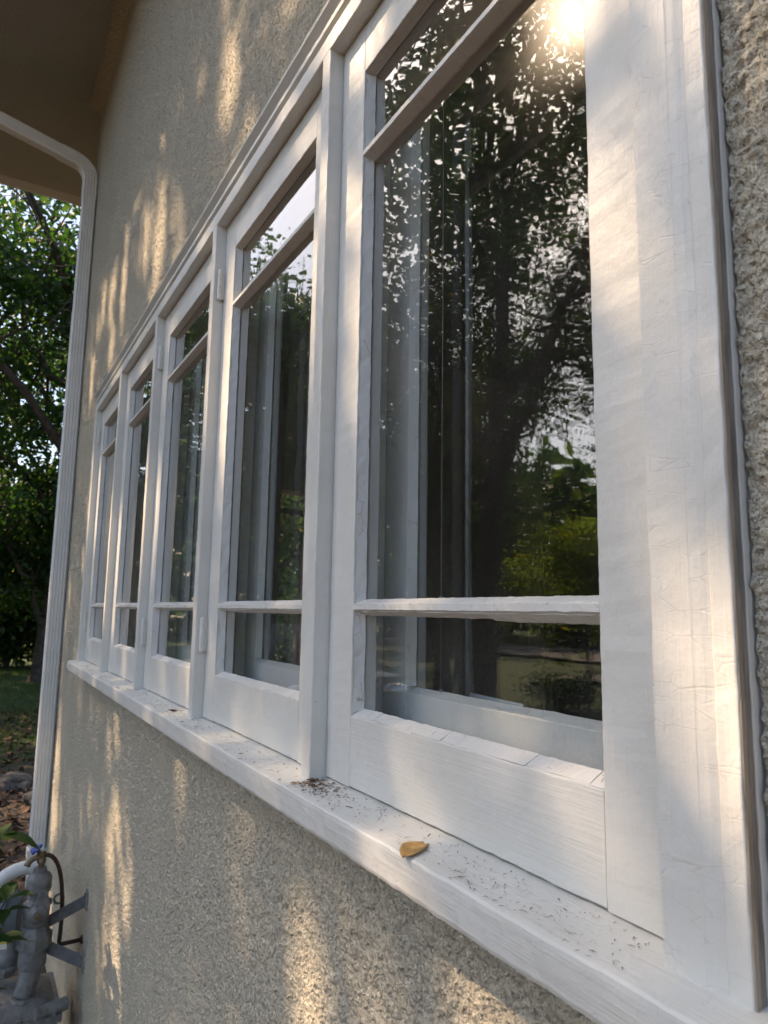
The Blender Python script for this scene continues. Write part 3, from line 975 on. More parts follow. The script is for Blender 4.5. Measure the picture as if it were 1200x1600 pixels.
# regulator
rg = lathe('regulator', (XM-.06, -.225, -1.115), (.35, 1, 0), [(-.085, .02), (-.08, .055), (-.03, .075), (-.012, .080), (-.008, .098), (.0, .100), (.003, .098), (.006, .100), (.014, .098), (.020, .078), (.05, .06), (.055, .02)], M['blue_grey'], gm, 28)
for k in range(8):
    a = 2*math.pi*k/8+.2
    d_ = Vector((.35, 1, 0)).normalized(); s_ = Vector((0, 0, 1)); q_ = d_.cross(s_)
    c_ = Vector((XM-.06, -.225, -1.115))+(s_*math.sin(a)+q_*math.cos(a))*.090
    lathe('bolt', tuple(c_-d_*.014), tuple(d_), [(0, .008), (.034, .008)], M['blue_grey'], gm, 6, smooth=False)
box('rating_plate', XM+.045, XM+.047, -.262, -.222, -1.19, -1.165, M['paper'], gm)
box('plate_stripe', XM+.0472, XM+.0478, -.262, -.222, -1.172, -1.165, simple('yellow_print', (.6, .5, .05), .6), gm)

# steel straps that tie the meter to the wall
def strap(label, p0, p1, w, t, up):
    p0, p1 = Vector(p0), Vector(p1)
    d = (p1-p0).normalized(); u = Vector(up); u = (u-d*u.dot(d)).normalized(); nrm = d.cross(u)
    s = thing('wall_bracket', label, 'bracket', tuple(p1), 'steel straps tying the meter to the wall')
    V = []
    for p in (p0, p1):
        for a, b in ((-1, -1), (1, -1), (1, 1), (-1, 1)):
            V.append(np.array(p+u*w/2*a+nrm*t/2*b))
    Fc = [(0, 1, 2, 3), (7, 6, 5, 4), (0, 4, 5, 1), (1, 5, 6, 2), (2, 6, 7, 3), (3, 7, 4, 0)]
    o = mesh('strap', V, Fc, G, s)
    bm = bmesh.new(); bm.from_mesh(o.data); bmesh.ops.recalc_face_normals(bm, faces=bm.faces); bmesh.ops.bevel(bm, geom=bm.edges[:], offset=.001, segments=1, affect='EDGES'); bm.to_mesh(o.data); bm.free()
    c = np.array(p1)
    board('foot_plate', 'z', c[0]-.020, c[0]+.020, YW-.007, YW+.004, c[2]-.032, c[2]+.036, M['wood'], s, b=.002, seg=.02, jit=.0006)
    lathe('bolt', (c[0], YW-.006, c[2]+.02), (0, -1, 0), [(0, .008), (.006, .008), (.008, .005)], G, s, 6, smooth=False)
    return s
strap('upper bluish steel strap running up to the stucco wall', (XM-.02, -.105, -1.158), (XM+.055, YW-.004, -1.072), .040, .004, (0, -.3, 1))
strap('lower brownish steel strap running level to the stucco wall', (XM-.02, -.105, -1.224), (XM+.06, YW-.004, -1.282), .042, .004, (0, .2, 1))

# tap on top with a bent brown tube into the wall
tp = thing('faucet', 'small brass tap with blue handle above the meter pipes', 'tap', (XM, -.127, -.948))
vert('body', [(-.949, .010), (-.935, .010), (-.932, .015), (-.922, .016), (-.915, .012), (-.900, .014), (-.893, .009)], M['brass'], tp, (XM, -.127), 12)
lathe('spindle', (XM, -.13, -.905), (.2, -.5, .75), [(0, .012), (.012, .012), (.014, .006), (.035, .005)], M['brass'], tp, 10)
tube('spout', arc((XM, -.128, -.912), (XM, -.165, -.91), (XM+.005, -.175, -.938), 7), [.010, .010, .010, .010, .010, .011, .012], M['brass'], tp, 10)
hw = thing('_', 'x', 'x'); bpy.data.objects.remove(hw)
hc = Vector((XM+.008, -.149, -.881)); hd = Vector((.2, -.5, .75)).normalized()
ha = hd.cross(Vector((1, 0, 0))).normalized(); hb = hd.cross(ha)
def handle():
    V, n = [], 30
    for s in (-.004, .004):
        for k in range(n):
            a = 2*math.pi*k/n
            r = .019+.0045*math.cos(5*a)
            V.append(np.array(hc+hd*s+(ha*math.cos(a)+hb*math.sin(a))*r))
    Fc = [tuple(range(n))[::-1], tuple(range(n, 2*n))]+[(i, (i+1) % n, n+(i+1) % n, n+i) for i in range(n)]
    mesh('handle', V, Fc, M['blue'], tp)
handle()
bt = thing('brown_tube', 'thin brown bent tube from the tap down and into the wall', 'pipe', (XM, YW, -1.23))
pth = np.concatenate([arc((XM, -.118, -.908), (XM, -.07, -.905), (XM, -.052, -1.02), 8), arc((XM, -.051, -1.03), (XM, -.040, -1.12), (XM, -.046, -1.215), 7)[0:], arc((XM, -.047, -1.219), (XM, -.046, -1.231), (XM, -.03, -1.230), 5), np.array([[XM, YW+.01, -1.228]])])
tube('run', pth, .0075, M['brown_pipe'], bt, 10)
lathe('escutcheon', (XM, YW-.008, -1.228), (0, 1, 0), [(0, .012), (.004, .016), (.010, .016)], M['brown_pipe'], bt, 12)
# white vent pipe behind
pv = thing('vent_pipe', 'white plastic pipe bend behind the gas meter', 'pipe', (XM-.25, -.17, -1.0))
xv = XM-.22
tube('bend', np.concatenate([np.array([[xv, -.115, -1.012], [xv, -.13, -1.012]]), arc((xv, -.15, -1.012), (xv, -.262, -1.012), (xv, -.275, -1.12), 9), np.array([[xv, -.275, GZ]])]), .026, M['pvc'], pv, 16)
lathe('collar', (xv, -.110, -1.012), (0, -1, 0), [(0, .026), (.001, .032), (.035, .032), (.036, .026)], M['pvc'], pv, 16)

# ================================================================== leaves and grit on the sill
def dead_leaf(name, label, loc, L, W, rot, mat, curl=.25, cup=.3, lift=.001):
    """a curled leaf blade with a stalk, lying on the sill"""
    t = thing(name, label, 'leaf', loc)
    n, mw = 10, 4
    V, Fc = [], []
    for a in range(n+1):
        s = a/n
        w = W*(math.sin(math.pi*min(1, s*1.02))**.75)*(1-.25*s)+.0002
        for b in range(-mw, mw+1):
            q = b/mw
            x = (s-.5)*L
            y = q*w/2
            z = lift+curl*L*(s-.5)**2+cup*abs(q)**1.6*w*.5+.0006*math.sin(9*s+4*q)
            V.append((x, y, z))
    k = 2*mw+1
    for a in range(n):
        for b in range(2*mw):
            i = a*k+b
            Fc.append((i, i+k, i+k+1, i+1))
    me = bpy.data.meshes.new('blade')
    me.from_pydata(V, [], Fc)
    o = link('blade', me, mat, t, smooth=True)
    sm = o.modifiers.new('thickness', 'SOLIDIFY'); sm.thickness = .0003
    Vt, Ft = tube_geo([(L*.46, 0, lift+curl*L*.22), (L*.6, .001, lift+.001), (L*.78, .002, lift+.0006)], .0005, 5)
    me2 = bpy.data.meshes.new('stalk'); me2.from_pydata([tuple(v) for v in Vt], [], Ft)
    link('stalk', me2, M['dead2'], t)
    t.rotation_euler = (rot[1], rot[2], rot[0])
    return t
ys = lambda y: ytop(y)+.0006
dead_leaf('yellow_leaf', 'yellow ochre dry leaf overhanging the front edge of the sill', (-.6390, -.0170, ys(-.0170)+.0004), .058, .028, (rad(122), 0, 0), M['dead3'], -.22, .08, .0018)
dead_leaf('brown_leaf', 'large dark brown curled leaf at the foot of the nearest mullion', (-.935, .002, ys(.002)), .017, .009, (rad(40), 0, 0), M['dead2'], .4, .6)
dead_leaf('brown_leaf', 'rust brown leaf scrap just below the dark curled leaf', (-.922, -.008, ys(-.008)), .012, .007, (rad(25), 0, 0), M['dead1'], .4, .5)
dead_leaf('brown_leaf', 'small tan leaf scrap near the sill edge by the nearest mullion', (-.944, -.021, ys(-.021)), .012, .005, (rad(100), 0, 0), M['dead3'], .4, .6)
dead_leaf('brown_leaf', 'curled brown leaf on the sill below the third sash', (-1.70, -.004, ys(-.004)), .026, .010, (rad(60), 0, 0), M['dead2'], .5, .6)
def grit():
    r = np.random.RandomState(3)
    V, Fc, mi = [], [], []
    def fleck(x, y, L, w, a, m, dz=0):
        z = ytop(y)+.0007+dz
        c, s = math.cos(a), math.sin(a)
        b = len(V)
        hk = r.uniform(.0002, .0018)
        bend = r.uniform(-.3, .3)
        for px, py, pz in ((-L/2, 0, 0), (0, -w/2+bend*L*.3, hk), (L/2, 0, hk*.3), (0, w/2+bend*L*.3, hk*.8)):
            V.append((x+px*c-py*s, y+px*s+py*c, z+pz))
        Fc.append((b, b+1, b+2, b+3)); mi.append(m)
    for k in range(240):
        x = -.945+abs(r.normal())*.055
        y = np.clip(.012-abs(r.normal())*.016-(r.rand() < .3)*.01, -.033, .022)
        L = r.choice([.003, .004, .006, .009, .013], p=[.3, .3, .2, .14, .06])
        fleck(x, y, L, r.choice([.0007, .0012, .0024]), r.uniform(0, 6.3), r.randint(0, 2))
    for k in range(260):
        x = r.uniform(-.95, -.36); y = r.uniform(-.032, .022)
        fleck(x, y, r.choice([.002, .004, .007]), r.choice([.0006, .0012]), r.uniform(0, 6.3), r.randint(0, 2))
    for k in range(380):
        x = r.uniform(-3.2, -.95); y = r.uniform(-.032, .022)
        fleck(x, y, r.choice([.004, .008, .013]), r.choice([.001, .002]), r.uniform(0, 6.3), r.randint(0, 2))
    for k in range(46):
        x = r.choice([r.uniform(-.95, -.5), r.uniform(-3.0, -.9)]); y = r.uniform(-.028, .02)
        fleck(x, y, r.uniform(.010, .022), r.uniform(.0007, .0013), r.uniform(0, 6.3), r.randint(0, 2), .0003)
    for k in range(30):
        x = -.94+abs(r.normal())*.04; y = np.clip(.006+r.normal()*.012, -.03, .02)
        fleck(x, y, r.uniform(.006, .012), r.uniform(.002, .004), r.uniform(0, 6.3), r.randint(0, 2), .0004)
    for k in range(70):                          # clumps at mullion feet
        x = r.choice([-1.56, -2.18, -1.72])+r.normal()*.02; y = .012-abs(r.normal())*.008
        fleck(x, np.clip(y, -.03, .02), r.choice([.003, .005]), .0012, r.uniform(0, 6.3), r.randint(0, 2))
    o = mesh('sill_debris', V, Fc, [M['dead1'], M['dead2']], None, mi=mi)
    tag(o, 'brown bits of twig and seed scattered along the white sill', None, None, 'stuff')
grit()
def hairs():
    """fine pale-brown seed hairs stuck to the sill"""
    r = np.random.RandomState(9)
    V, Fc = [], []
    for k in range(80):
        x = r.uniform(-.58, -.40) if r.rand() < .8 else r.uniform(-.9, -.6)
        y = r.uniform(-.028, .015)
        a = r.uniform(0, 6.3); L = r.uniform(.003, .009); w = .00012
        z = ytop(y)+.0008
        b = len(V)
        pts = [(0, 0), (L*.5, L*r.uniform(-.2, .2)), (L, 0)]
        c, s = math.cos(a), math.sin(a)
        for px, py in pts:
            for q in (-w, w):
                V.append((x+px*c-(py+q)*s, y+px*s+(py+q)*c, z))
        Fc += [(b, b+2, b+3, b+1), (b+2, b+4, b+5, b+3)]
    o = mesh('seed_hairs', V, Fc, M['dead1'])
    tag(o, 'fine brownish hairs stuck to the right part of the sill', None, None, 'stuff')
hairs()

# ================================================================== trees
def leaf_quads(C, size, rs, normals=None):
    """two-quad folded leaves at centres C; returns V (n*6,3), F (n*2,4)"""
    n = len(C)
    nr = rs.normal(size=(n, 3)) if normals is None else normals+rs.normal(size=(n, 3))*.45
    nr[:, 2] += .35 if normals is None else 0
    nr /= np.linalg.norm(nr, axis=1)[:, None]
    a = rs.normal(size=(n, 3)); a -= nr*np.sum(a*nr, 1)[:, None]; a /= np.linalg.norm(a, axis=1)[:, None]
    b = np.cross(nr, a)
    s = size*rs.uniform(.6, 1.3, n)[:, None]
    fold = .18
    pts = [(-.5, 0, 0), (-.18, .30, fold), (.22, .24, fold*.8), (.55, 0, -.08), (.22, -.24, fold*.8), (-.18, -.30, fold)]
    V = np.stack([C+s*(p[0]*a+p[1]*b+p[2]*.4*nr) for p in pts], 1).reshape(-1, 3)
    i = np.arange(n)*6
    Fq = np.stack([np.stack([i, i+3, i+2, i+1], 1), np.stack([i, i+5, i+4, i+3], 1)], 1).reshape(-1, 4)
    return V, Fq
def tree(name, label, base, h, cc, cr, seed, nleaf, lsize, r0=.2, cat='tree', group=None, limbs=8, sub=7, twig=5, mix=(.5, .3, .17, .03), spread=.27, carve=None, extra=None, z0=.28, lm='leaf3'):
    rs = np.random.RandomState(seed)
    base = np.array(base, float); cc = np.array(cc, float); cr = np.array(cr, float)
    t = thing(name, label, cat, tuple(base), group)
    V, Fc = [], []
    def add(path, rad_, k):
        v, f = tube_geo(path, rad_, k, False)
        o = sum(len(x) for x in V)
        V.append(v); Fc.extend([tuple(q+o for q in ff) for ff in f])
    top = np.array([cc[0]+rs.normal()*.2, cc[1]+rs.normal()*.2, cc[2]+cr[2]*.45])
    ctrl = base+np.array([rs.normal()*.25, rs.normal()*.25, (top[2]-base[2])*.55])
    trunk = arc(base-np.array([0, 0, .15]), ctrl, top, 16)
    tr_r = r0*(1-np.linspace(0, 1, 16)**.8*.88); tr_r[0] *= 1.45; tr_r[1] *= 1.08
    add(trunk, tr_r, 12)
    ends = []
    def hits(path):
        if carve is None:
            return 0
        path = np.asarray(path)
        q = np.concatenate([path[:-1]+(path[1:]-path[:-1])*f for f in (0, .2, .4, .6, .8)]+[path[-1:]])
        return int((~carve(q, .045)).sum())
    gold = rs.rand()*6
    for a in range(limbs):
        f = z0+(.93-z0)*(a/(limbs-1))
        j = f*15; j0 = int(j)
        s = trunk[j0]+(trunk[min(15, j0+1)]-trunk[j0])*(j-j0)
        best = None
        for attempt in range(40 if carve is not None else 1):
            ang = gold+a*2.4+rs.normal()*(.25+.02*attempt)
            el_ = rs.uniform(-.1, .75)*(1 if a > limbs*.4 else .55)
            tgt = cc+cr*.78*np.array([math.cos(ang)*math.cos(el_), math.sin(ang)*math.cos(el_), math.sin(el_)*.9-.25+.5*f])
            mid = (s+tgt)/2+np.array([0, 0, .12*np.linalg.norm(tgt-s)])+rs.normal(size=3)*.2
            path = arc(s, mid, tgt, 9)
            path[1:-1] += rs.normal(size=(7, 3))*.05*np.linalg.norm(cr)/4
            k_ = hits(path)
            if best is None or k_ < best[0]:
                best = (k_, path)
            if k_ == 0:
                break
        path = best[1]
        rl = r0*(.58-.32*f)
        add(path, rl*(1-np.linspace(0, 1, 9)*.78), 8)
        for b in range(sub):
            for attempt in range(14):
                u = rs.uniform(.25, 1.0); q = path[int(u*8)]
                off = rs.normal(size=3); off /= np.linalg.norm(off)
                e = q+off*cr*rs.uniform(.22, .48)
                dd = (e-cc)/cr; L = np.linalg.norm(dd)
                if L > 1:
                    e = cc+dd/L*cr
                pth2 = arc(q, (q+e)/2+np.array([0, 0, .1])+rs.normal(size=3)*.12, e, 6)
                if hits(pth2) == 0:
                    break
            else:
                continue
            add(pth2, max(.012, rl*.32)*(1-np.linspace(0, 1, 6)*.75), 6)
            for c in range(twig):
                for attempt in range(6):
                    q2 = pth2[rs.randint(2, 6)]
                    e2 = q2+rs.normal(size=3)*cr*.13
                    tw = np.array([q2, (q2+e2)/2+rs.normal(size=3)*.04, e2])
                    if hits(tw) == 0:
                        break
                else:
                    continue
                add(tw, np.array([.012, .009, .005])*max(1, r0/.2), 4)
                ends.append((q2, e2))
    Va = np.concatenate(V)
    mesh('trunk', Va, Fc, M['bark'], t, smooth=True)
    E0 = np.array([e[0] for e in ends]); E1 = np.array([e[1] for e in ends])
    wts = rs.uniform(.1, 1.6, len(ends))**2.4; wts /= wts.sum()
    k = rs.choice(len(ends), nleaf, p=wts)
    u = rs.uniform(.1, 1.25, nleaf)[:, None]
    C = E0[k]+(E1[k]-E0[k])*u+rs.normal(size=(nleaf, 3))*spread*np.array([1, 1, .62])
    NR = None
    if carve is not None:
        C = C[carve(C)]
    Vl, Fl = leaf_quads(C, lsize, rs)
    if extra is not None:
        C2, N2 = extra(C, lsize)
        if len(C2):
            Ve, Fe = leaf_quads(C2, lsize*1.12, rs, N2)
            Fl = np.concatenate([Fl, Fe+len(Vl)]); Vl = np.concatenate([Vl, Ve])
    mi = np.repeat(rs.choice(4, len(Fl)//2, p=mix), 2)
    cw = fastmesh('crown', Vl, Fl, [M['leaf1'], M['leaf2'], M[lm], M['leaf4']], t, mi)
    cw['kind'] = 'stuff'
    return t

# openings cut in the big tree's crown to place the sun patches (x, z, half width, half height on the house front)
GAPS = [(-1.71, 1.40, .07, .13), (-1.80, 1.22, .02, .03), (-2.44, 1.31, .05, .17), (-2.10, 1.24, .01, .05),
        (-2.70, 1.45, .012, .12), (-2.14, 1.08, .015, .04), (-3.50, 1.55, .04, .09), (-3.17, 1.48, .03, .19), (-3.78, 1.60, .03, .09), (-3.39, 1.24, .05, .07), (-4.03, 1.30, .05, .10),
        (-2.57, -.70, .022, .17), (-2.40, -1.04, .03, .16), (-2.30, -.76, .015, .09), (-2.01, -.95, .055, .13), (-1.77, -.92, .05, .08),
        (-1.01, -.53, .032, .08), (-.60, -.39, .035, .05), (-4.25, -.92, .10, .28), (-4.09, -1.5, .1, .09),
        (-.305, -.05, .010, .045), (-.245, -.12, .010, .10),
        (-.87, .43, .012, .10), (-1.04, .57, .012, .10), (-1.48, .53, .04, .25), (-2.21, .22, .05, .22), (-2.82, .20, .055, .22), (-.75, -.165, .002, .004),
        (-.88, .87, .01, .03), (-1.45, .84, .02, .02), (-3.40, .48, .06, .20), (-.473, .60, .012, .022), (-4.42, -.4, .06, .5)]
sx_, sy_, sz_ = SUN
def to_wall(C):
    t = -C[:, 1]/(-sy_)*-1.0
    t = C[:, 1]/sy_
    return C[:, 0]-sx_*t, C[:, 2]-sz_*t
def carve_sun(C, gr=.043):
    x, z = to_wall(C)
    keep = np.ones(len(C), bool)
    for gx, gz, a, b in GAPS:
        grow = gr*(1 if gx < -1.1 else .8)
        keep &= ((x-gx)/(a+grow))**2+((z-gz)/(b+grow))**2 > 1
    return keep
CROWN_A = (np.array([-7.3, -5.4, 6.6]), np.array([4.3, 3.9, 4.3]))
def fill_canopy(C, ls):
    """filler leaves added along the sunbeam to shade the house front outside the openings"""
    rs = np.random.RandomState(5)
    step = .035
    x0, x1, z0, z1 = -5.2, .3, -1.8, 2.6
    nx, nz = int((x1-x0)/step), int((z1-z0)/step)
    cov = np.zeros((nx, nz), bool)
    def mark(C, r):
        x, z = to_wall(C)
        ii = ((x-x0)/step).astype(int); jj = ((z-z0)/step).astype(int)
        k = int(r/step)
        for di in range(-k, k+1):
            for dj in range(-k, k+1):
                if (di*di+dj*dj)*step*step <= r*r:
                    a, b = ii+di, jj+dj
                    ok = (a >= 0) & (a < nx) & (b >= 0) & (b < nz)
                    cov[a[ok], b[ok]] = True
    mark(C, .035)
    out = []
    for it in range(26):
        un = np.argwhere(~cov)
        if it > 3 and len(un) < .055*cov.size:
            un = un[x0+un[:, 0]*step > -1.35]
            if len(un) < 20:
                break
        pick = un[rs.choice(len(un), min(len(un), 700), replace=False)]
        x = x0+(pick[:, 0]+.5)*step; z = z0+(pick[:, 1]+.5)*step
        # a point along the sunbeam inside the crown
        t = rs.uniform(7.2, 13.0, len(pick))
        Q = np.stack([x+sx_*t, sy_*t, z+sz_*t], 1)
        Q = Q[carve_sun(Q)]
        out.append(Q)
        mark(Q, .06)
    Q = np.concatenate(out)
    Q = np.repeat(Q, 3, 0)+rs.normal(size=(len(Q)*3, 3))*.045
    Q = Q[carve_sun(Q)]
    return Q, np.tile(np.array([[sx_, sy_, sz_]]), (len(Q), 1))
tree('shade_tree', 'big broad shade tree reflected in the nearest window, dark trunk', (-7.6, -5.25, GZ), 11, CROWN_A[0], CROWN_A[1], 11, 10500, .095, .27, limbs=10, sub=8, twig=5, carve=carve_sun, extra=fill_canopy, z0=.30, mix=(.55, .33, .11, .01))
specs = [
    # label, base, crown centre, crown radii, leaves, leaf size, trunk radius
    ('slender tree behind the shade tree, seen in the nearest window', (-11.6, -7.6), (-11.4, -7.6, 5.0), (3.2, 3.0, 4.2), 5000, .13, .17),
    ('leaning tree at the right of the reflected garden', (-8.6, -9.8), (-8.2, -9.6, 5.6), (3.2, 3.0, 4.2), 4500, .13, .2),
    ('tall tree past the driveway in the reflection', (-15.5, -11), (-15.3, -11, 5.6), (3.6, 3.6, 4.6), 5000, .16, .22),
    ('broad tree beyond the reflected road', (-22, -14), (-22, -14, 6.5), (4.6, 4.6, 5.5), 11000, .2, .25),
    ('tree with heavy level boughs just behind the house corner', (-14.0, 2.4), (-12.6, .5, 4.6), (4.2, 3.4, 4.2), 14500, .125, .26),
    ('tall maple behind the downspout, sky showing through it', (-16.5, -2.4), (-16.3, -2.0, 6.6), (4, 4, 5.2), 12500, .14, .24),
    ('leafy tree at the back of the side garden', (-21, 2.0), (-21, 1.6, 5.2), (3.8, 3.8, 5.2), 13000, .16, .24),
    ('dense tree on the far left of the side garden', (-24, -4), (-24, -4, 5), (4.2, 4.2, 5.2), 12000, .18, .25),
    ('low dark tree filling the gap behind the downspout', (-18.5, 1.0), (-18.5, .8, 1.9), (2.6, 2.6, 3.0), 12000, .14, .16),
    ('crooked tree near the parked car in the second window', (-13.6, -5.0), (-13.4, -4.9, 5.0), (3.0, 2.8, 4.4), 8500, .13, .18),
    ('tall full tree behind the parked car', (-19.0, -7.4), (-19, -7.4, 5.6), (3.8, 3.6, 5.6), 8500, .17, .22),
    ('wide tree between the maple and the parked car', (-24.0, -9.5), (-24, -9.5, 5.6), (4.4, 4.2, 5.8), 11000, .21, .25),
    ('tree standing behind the road in line with the grey house', (-17, -29), (-17, -29, 5.5), (4.6, 4.6, 5.5), 8000, .28, .25),
    ('distant tree left of the grey house across the road', (-31, -22), (-31, -22, 6), (5, 5, 6), 8000, .3, .3),
    ('tree at the far end of the road', (-36, -12), (-36, -12, 6), (5, 5, 6), 8000, .3, .3),
]
for q, (lb, b, c, r, nl, ls, r0) in enumerate(specs):
    tree('tree', lb, (b[0], b[1], GZ), 10, c, r, 40+q, nl, ls, r0, group='garden trees', limbs=9, sub=7, twig=5, z0=.25, mix=(.26, .72, .02, 0))
tree('young_tree', 'thin trunked tree seen through the second window', (-8.6, 3.25, GZ), 6, (-8.6, 3.4, 2.6), (1.2, 1.2, 1.6), 77, 3500, .10, .09, limbs=6, sub=5, twig=4)
tree('sapling', 'sapling with sunlight put into its yellow green leaf colour, lower right of the nearest window', (-10.6, -10.4, GZ), 5, (-10.6, -10.3, .9), (2.1, 2.1, 2.1), 91, 7000, .12, .08, limbs=7, sub=5, twig=4, mix=(.1, .0, .86, .04), lm='leaf_sunny')
# shrubs: a low crown on several stems
def shrub(label, base, r, hgt, seed, n, ls, mix=(.35, .5, .15, 0), group='shrubs'):
    rs = np.random.RandomState(seed)
    t = thing('shrub', label, 'shrub', (base[0], base[1], GZ), group)
    V, Fc = [], []
    tips = []
    for k in range(16):
        a = rs.uniform(0, 6.28); rr_ = r*rs.uniform(.2, .95)
        e = np.array([base[0]+math.cos(a)*rr_, base[1]+math.sin(a)*rr_, GZ+hgt*rs.uniform(.45, .95)])
        s = np.array([base[0]+rs.normal()*.08, base[1]+rs.normal()*.08, GZ-.05])
        p = arc(s, (s+e)/2+np.array([0, 0, hgt*.2]), e, 6)
        v, f = tube_geo(p, .02*(1-np.linspace(0, 1, 6)*.7), 5, False)
        o = sum(len(x) for x in V); V.append(v); Fc += [tuple(q+o for q in ff) for ff in f]
        tips.append(p)
    mesh('stem', np.concatenate(V), Fc, M['bark'], t)
    T = np.concatenate([p[k:k+1] for p in tips for k in (1, 2, 2, 3, 3, 4, 4, 5, 5)])
    C = T[rs.randint(0, len(T), n)]+rs.normal(size=(n, 3))*np.array([r*.22, r*.22, hgt*.13])
    C[:, 2] = np.maximum(C[:, 2], GZ+rs.uniform(.03, .5, n))
    Vl, Fl = leaf_quads(C, ls, rs)
    c = fastmesh('foliage', Vl, Fl, [M['leaf1'], M['leaf2'], M['leaf3'], M['leaf4']], t, np.repeat(rs.choice(4, n, p=mix), 2))
    c['kind'] = 'stuff'
    return t
shr = [('dark shrub at the back of the side lawn', (-23.5, .6), 1.8, 3.0, 9000, .13), ('tall dark shrub right of the side lawn', (-23.0, 2.6), 1.9, 3.4, 9000, .13),
       ('dense low shrub behind the side lawn on its left', (-24.5, -1.8), 1.8, 2.6, 7000, .13), ('bush behind the house corner', (-20.5, 3.6), 1.6, 3.0, 6000, .12),
       ('light green bush seen through the second window', (-12.5, 4.9), 1.3, 2.4, 3600, .09), ('round bush beyond the end window', (-14.0, 6.6), 1.6, 3.0, 3200, .1),
       ('small bush by the drive in the reflection', (-9.2, -8.4), .8, .9, 1800, .07), ('flowering low bush in the reflected garden bed', (-7.0, -7.8), .7, .8, 1600, .06),
       ('tall weeds in the reflected garden right of the trunk', (-6.2, -7.2), .7, .9, 1600, .06), ('hedge clump at the roadside in the reflection', (-15.0, -17.6), 1.6, 1.5, 2200, .12),
       ('hedge clump left of the reflected road', (-26, -16.5), 2.0, 2.2, 2200, .16), ('thicket behind the reflected road', (-29, -28.5), 3.0, 3.4, 2600, .24),
       ('thicket right of the grey house', (-13, -32), 3.0, 3.6, 2600, .24), ('thicket at the road end', (-44, -22), 4, 4, 2600, .3), ('thicket beyond the maple', (-34, -4), 3.6, 4.2, 2800, .26), ('thicket beyond the side garden', (-32, 4), 3.6, 4.4, 2800, .26)]
for q, (lb, b, r, hh, n, ls) in enumerate(shr):
    shrub(lb, b, r, hh, 300+q, n, ls, (.3, .2, .5, 0) if 'light' in lb or 'weeds' in lb else (.35, .5, .14, .01))
def woods():
    rs = np.random.RandomState(55)
    n = 52000
    a = rs.uniform(rad(100), rad(292), n)
    r = rs.uniform(44, 62, n)
    q = np.stack([np.cos(a)*6, np.sin(a)*6, np.zeros(n)], 1)
    top = 9.5+perlin(q+.5)*7+perlin(q*2.3)*4
    z = GZ+top*rs.uniform(0, 1, n)**.8
    C = np.stack([np.cos(a)*r, np.sin(a)*r, z], 1)+rs.normal(size=(n, 3))*.5
    V, Fq = leaf_quads(C, 1.0, rs)
    o = fastmesh('far_woods', V, Fq, [M['leaf1'], M['leaf2'], M['leaf3']], None, np.repeat(rs.choice(3, n, p=[.45, .4, .15]), 2))
    tag(o, 'far belt of woods closing the view beyond the road', None, None, 'stuff')
woods()
# grass blades on the side lawn
def grass():
    rs = np.random.RandomState(21)
    n = 26000
    x = rs.uniform(-23, -9.0, n); y = rs.uniform(-1.2, 3.0, n)
    hgt = rs.uniform(.03, .085, n); a = rs.uniform(0, 6.28, n)
    zz = GZ+perlin(np.stack([x, y, np.full(n, float(GZ))], 1)*np.array([.35, .35, 0])+.37)*.12
    w = .006
    lean = rs.normal(size=(n, 2))*.03
    b0 = np.stack([x+np.cos(a)*w, y+np.sin(a)*w, zz-.01], 1); b1 = np.stack([x-np.cos(a)*w, y-np.sin(a)*w, zz-.01], 1)
    tp_ = np.stack([x+lean[:, 0], y+lean[:, 1], zz+hgt], 1)
    V = np.stack([b0, b1, tp_], 1).reshape(-1, 3)
    i = np.arange(n)*3
    o = fastmesh('grass', V, np.stack([i, i+1, i+2], 1), [M['grass'], M['leaf3']], None, rs.choice(2, n, p=[.8, .2]))
    tag(o, 'short shaded grass of the side lawn', None, None, 'stuff')
grass()
def litter():
    rs = np.random.RandomState(31)
    n = 5200
    x = -4.7-rs.uniform(0, 1, n)**1.2*9; y = rs.uniform(-1.0, 1.8, n)
    zz = GZ+perlin(np.stack([x, y, np.full(n, float(GZ))], 1)*np.array([.35, .35, 0])+.37)*.12+rs.uniform(.004, .03, n)
    C = np.stack([x, y, zz], 1)
    V, Fq = leaf_quads(C, .075, rs, np.tile(np.array([[0, 0, 1.]]), (n, 1)))
    o = fastmesh('leaf_litter', V, Fq, [M['dead1'], M['dead2'], M['bark']], None, np.repeat(rs.choice(3, n, p=[.12, .58, .3]), 2))
    tag(o, 'brown fallen leaves covering the soil at the house corner', None, None, 'stuff')
litter()
def rock(label, loc, s, seed):
    rs = np.random.RandomState(seed)
    bm = bmesh.new()
    bmesh.ops.create_icosphere(bm, subdivisions=3, radius=1)
    co = np.array([v.co for v in bm.verts])
    d = 1+perlin(co*1.3+seed)*.45+perlin(co*3.1+seed)*.2
    for v, k in zip(bm.verts, d):
        v.co = Vector((v.co.x*k*s[0], v.co.y*k*s[1], v.co.z*k*s[2]))
    me = bpy.data.meshes.new('rock'); bm.to_mesh(me); bm.free()
    o = link('rock', me, M['rock'], None)
    o.location = loc
    tag(o, label, 'rock', 'rocks at the house corner')
rock('flat grey rock lying on leaf litter left of the downspout', (-8.0, .10, GZ+.05), (.26, .16, .08), 3)
rock('larger grey rock behind the downspout foot', (-7.2, .28, GZ+.05), (.28, .16, .09), 5)

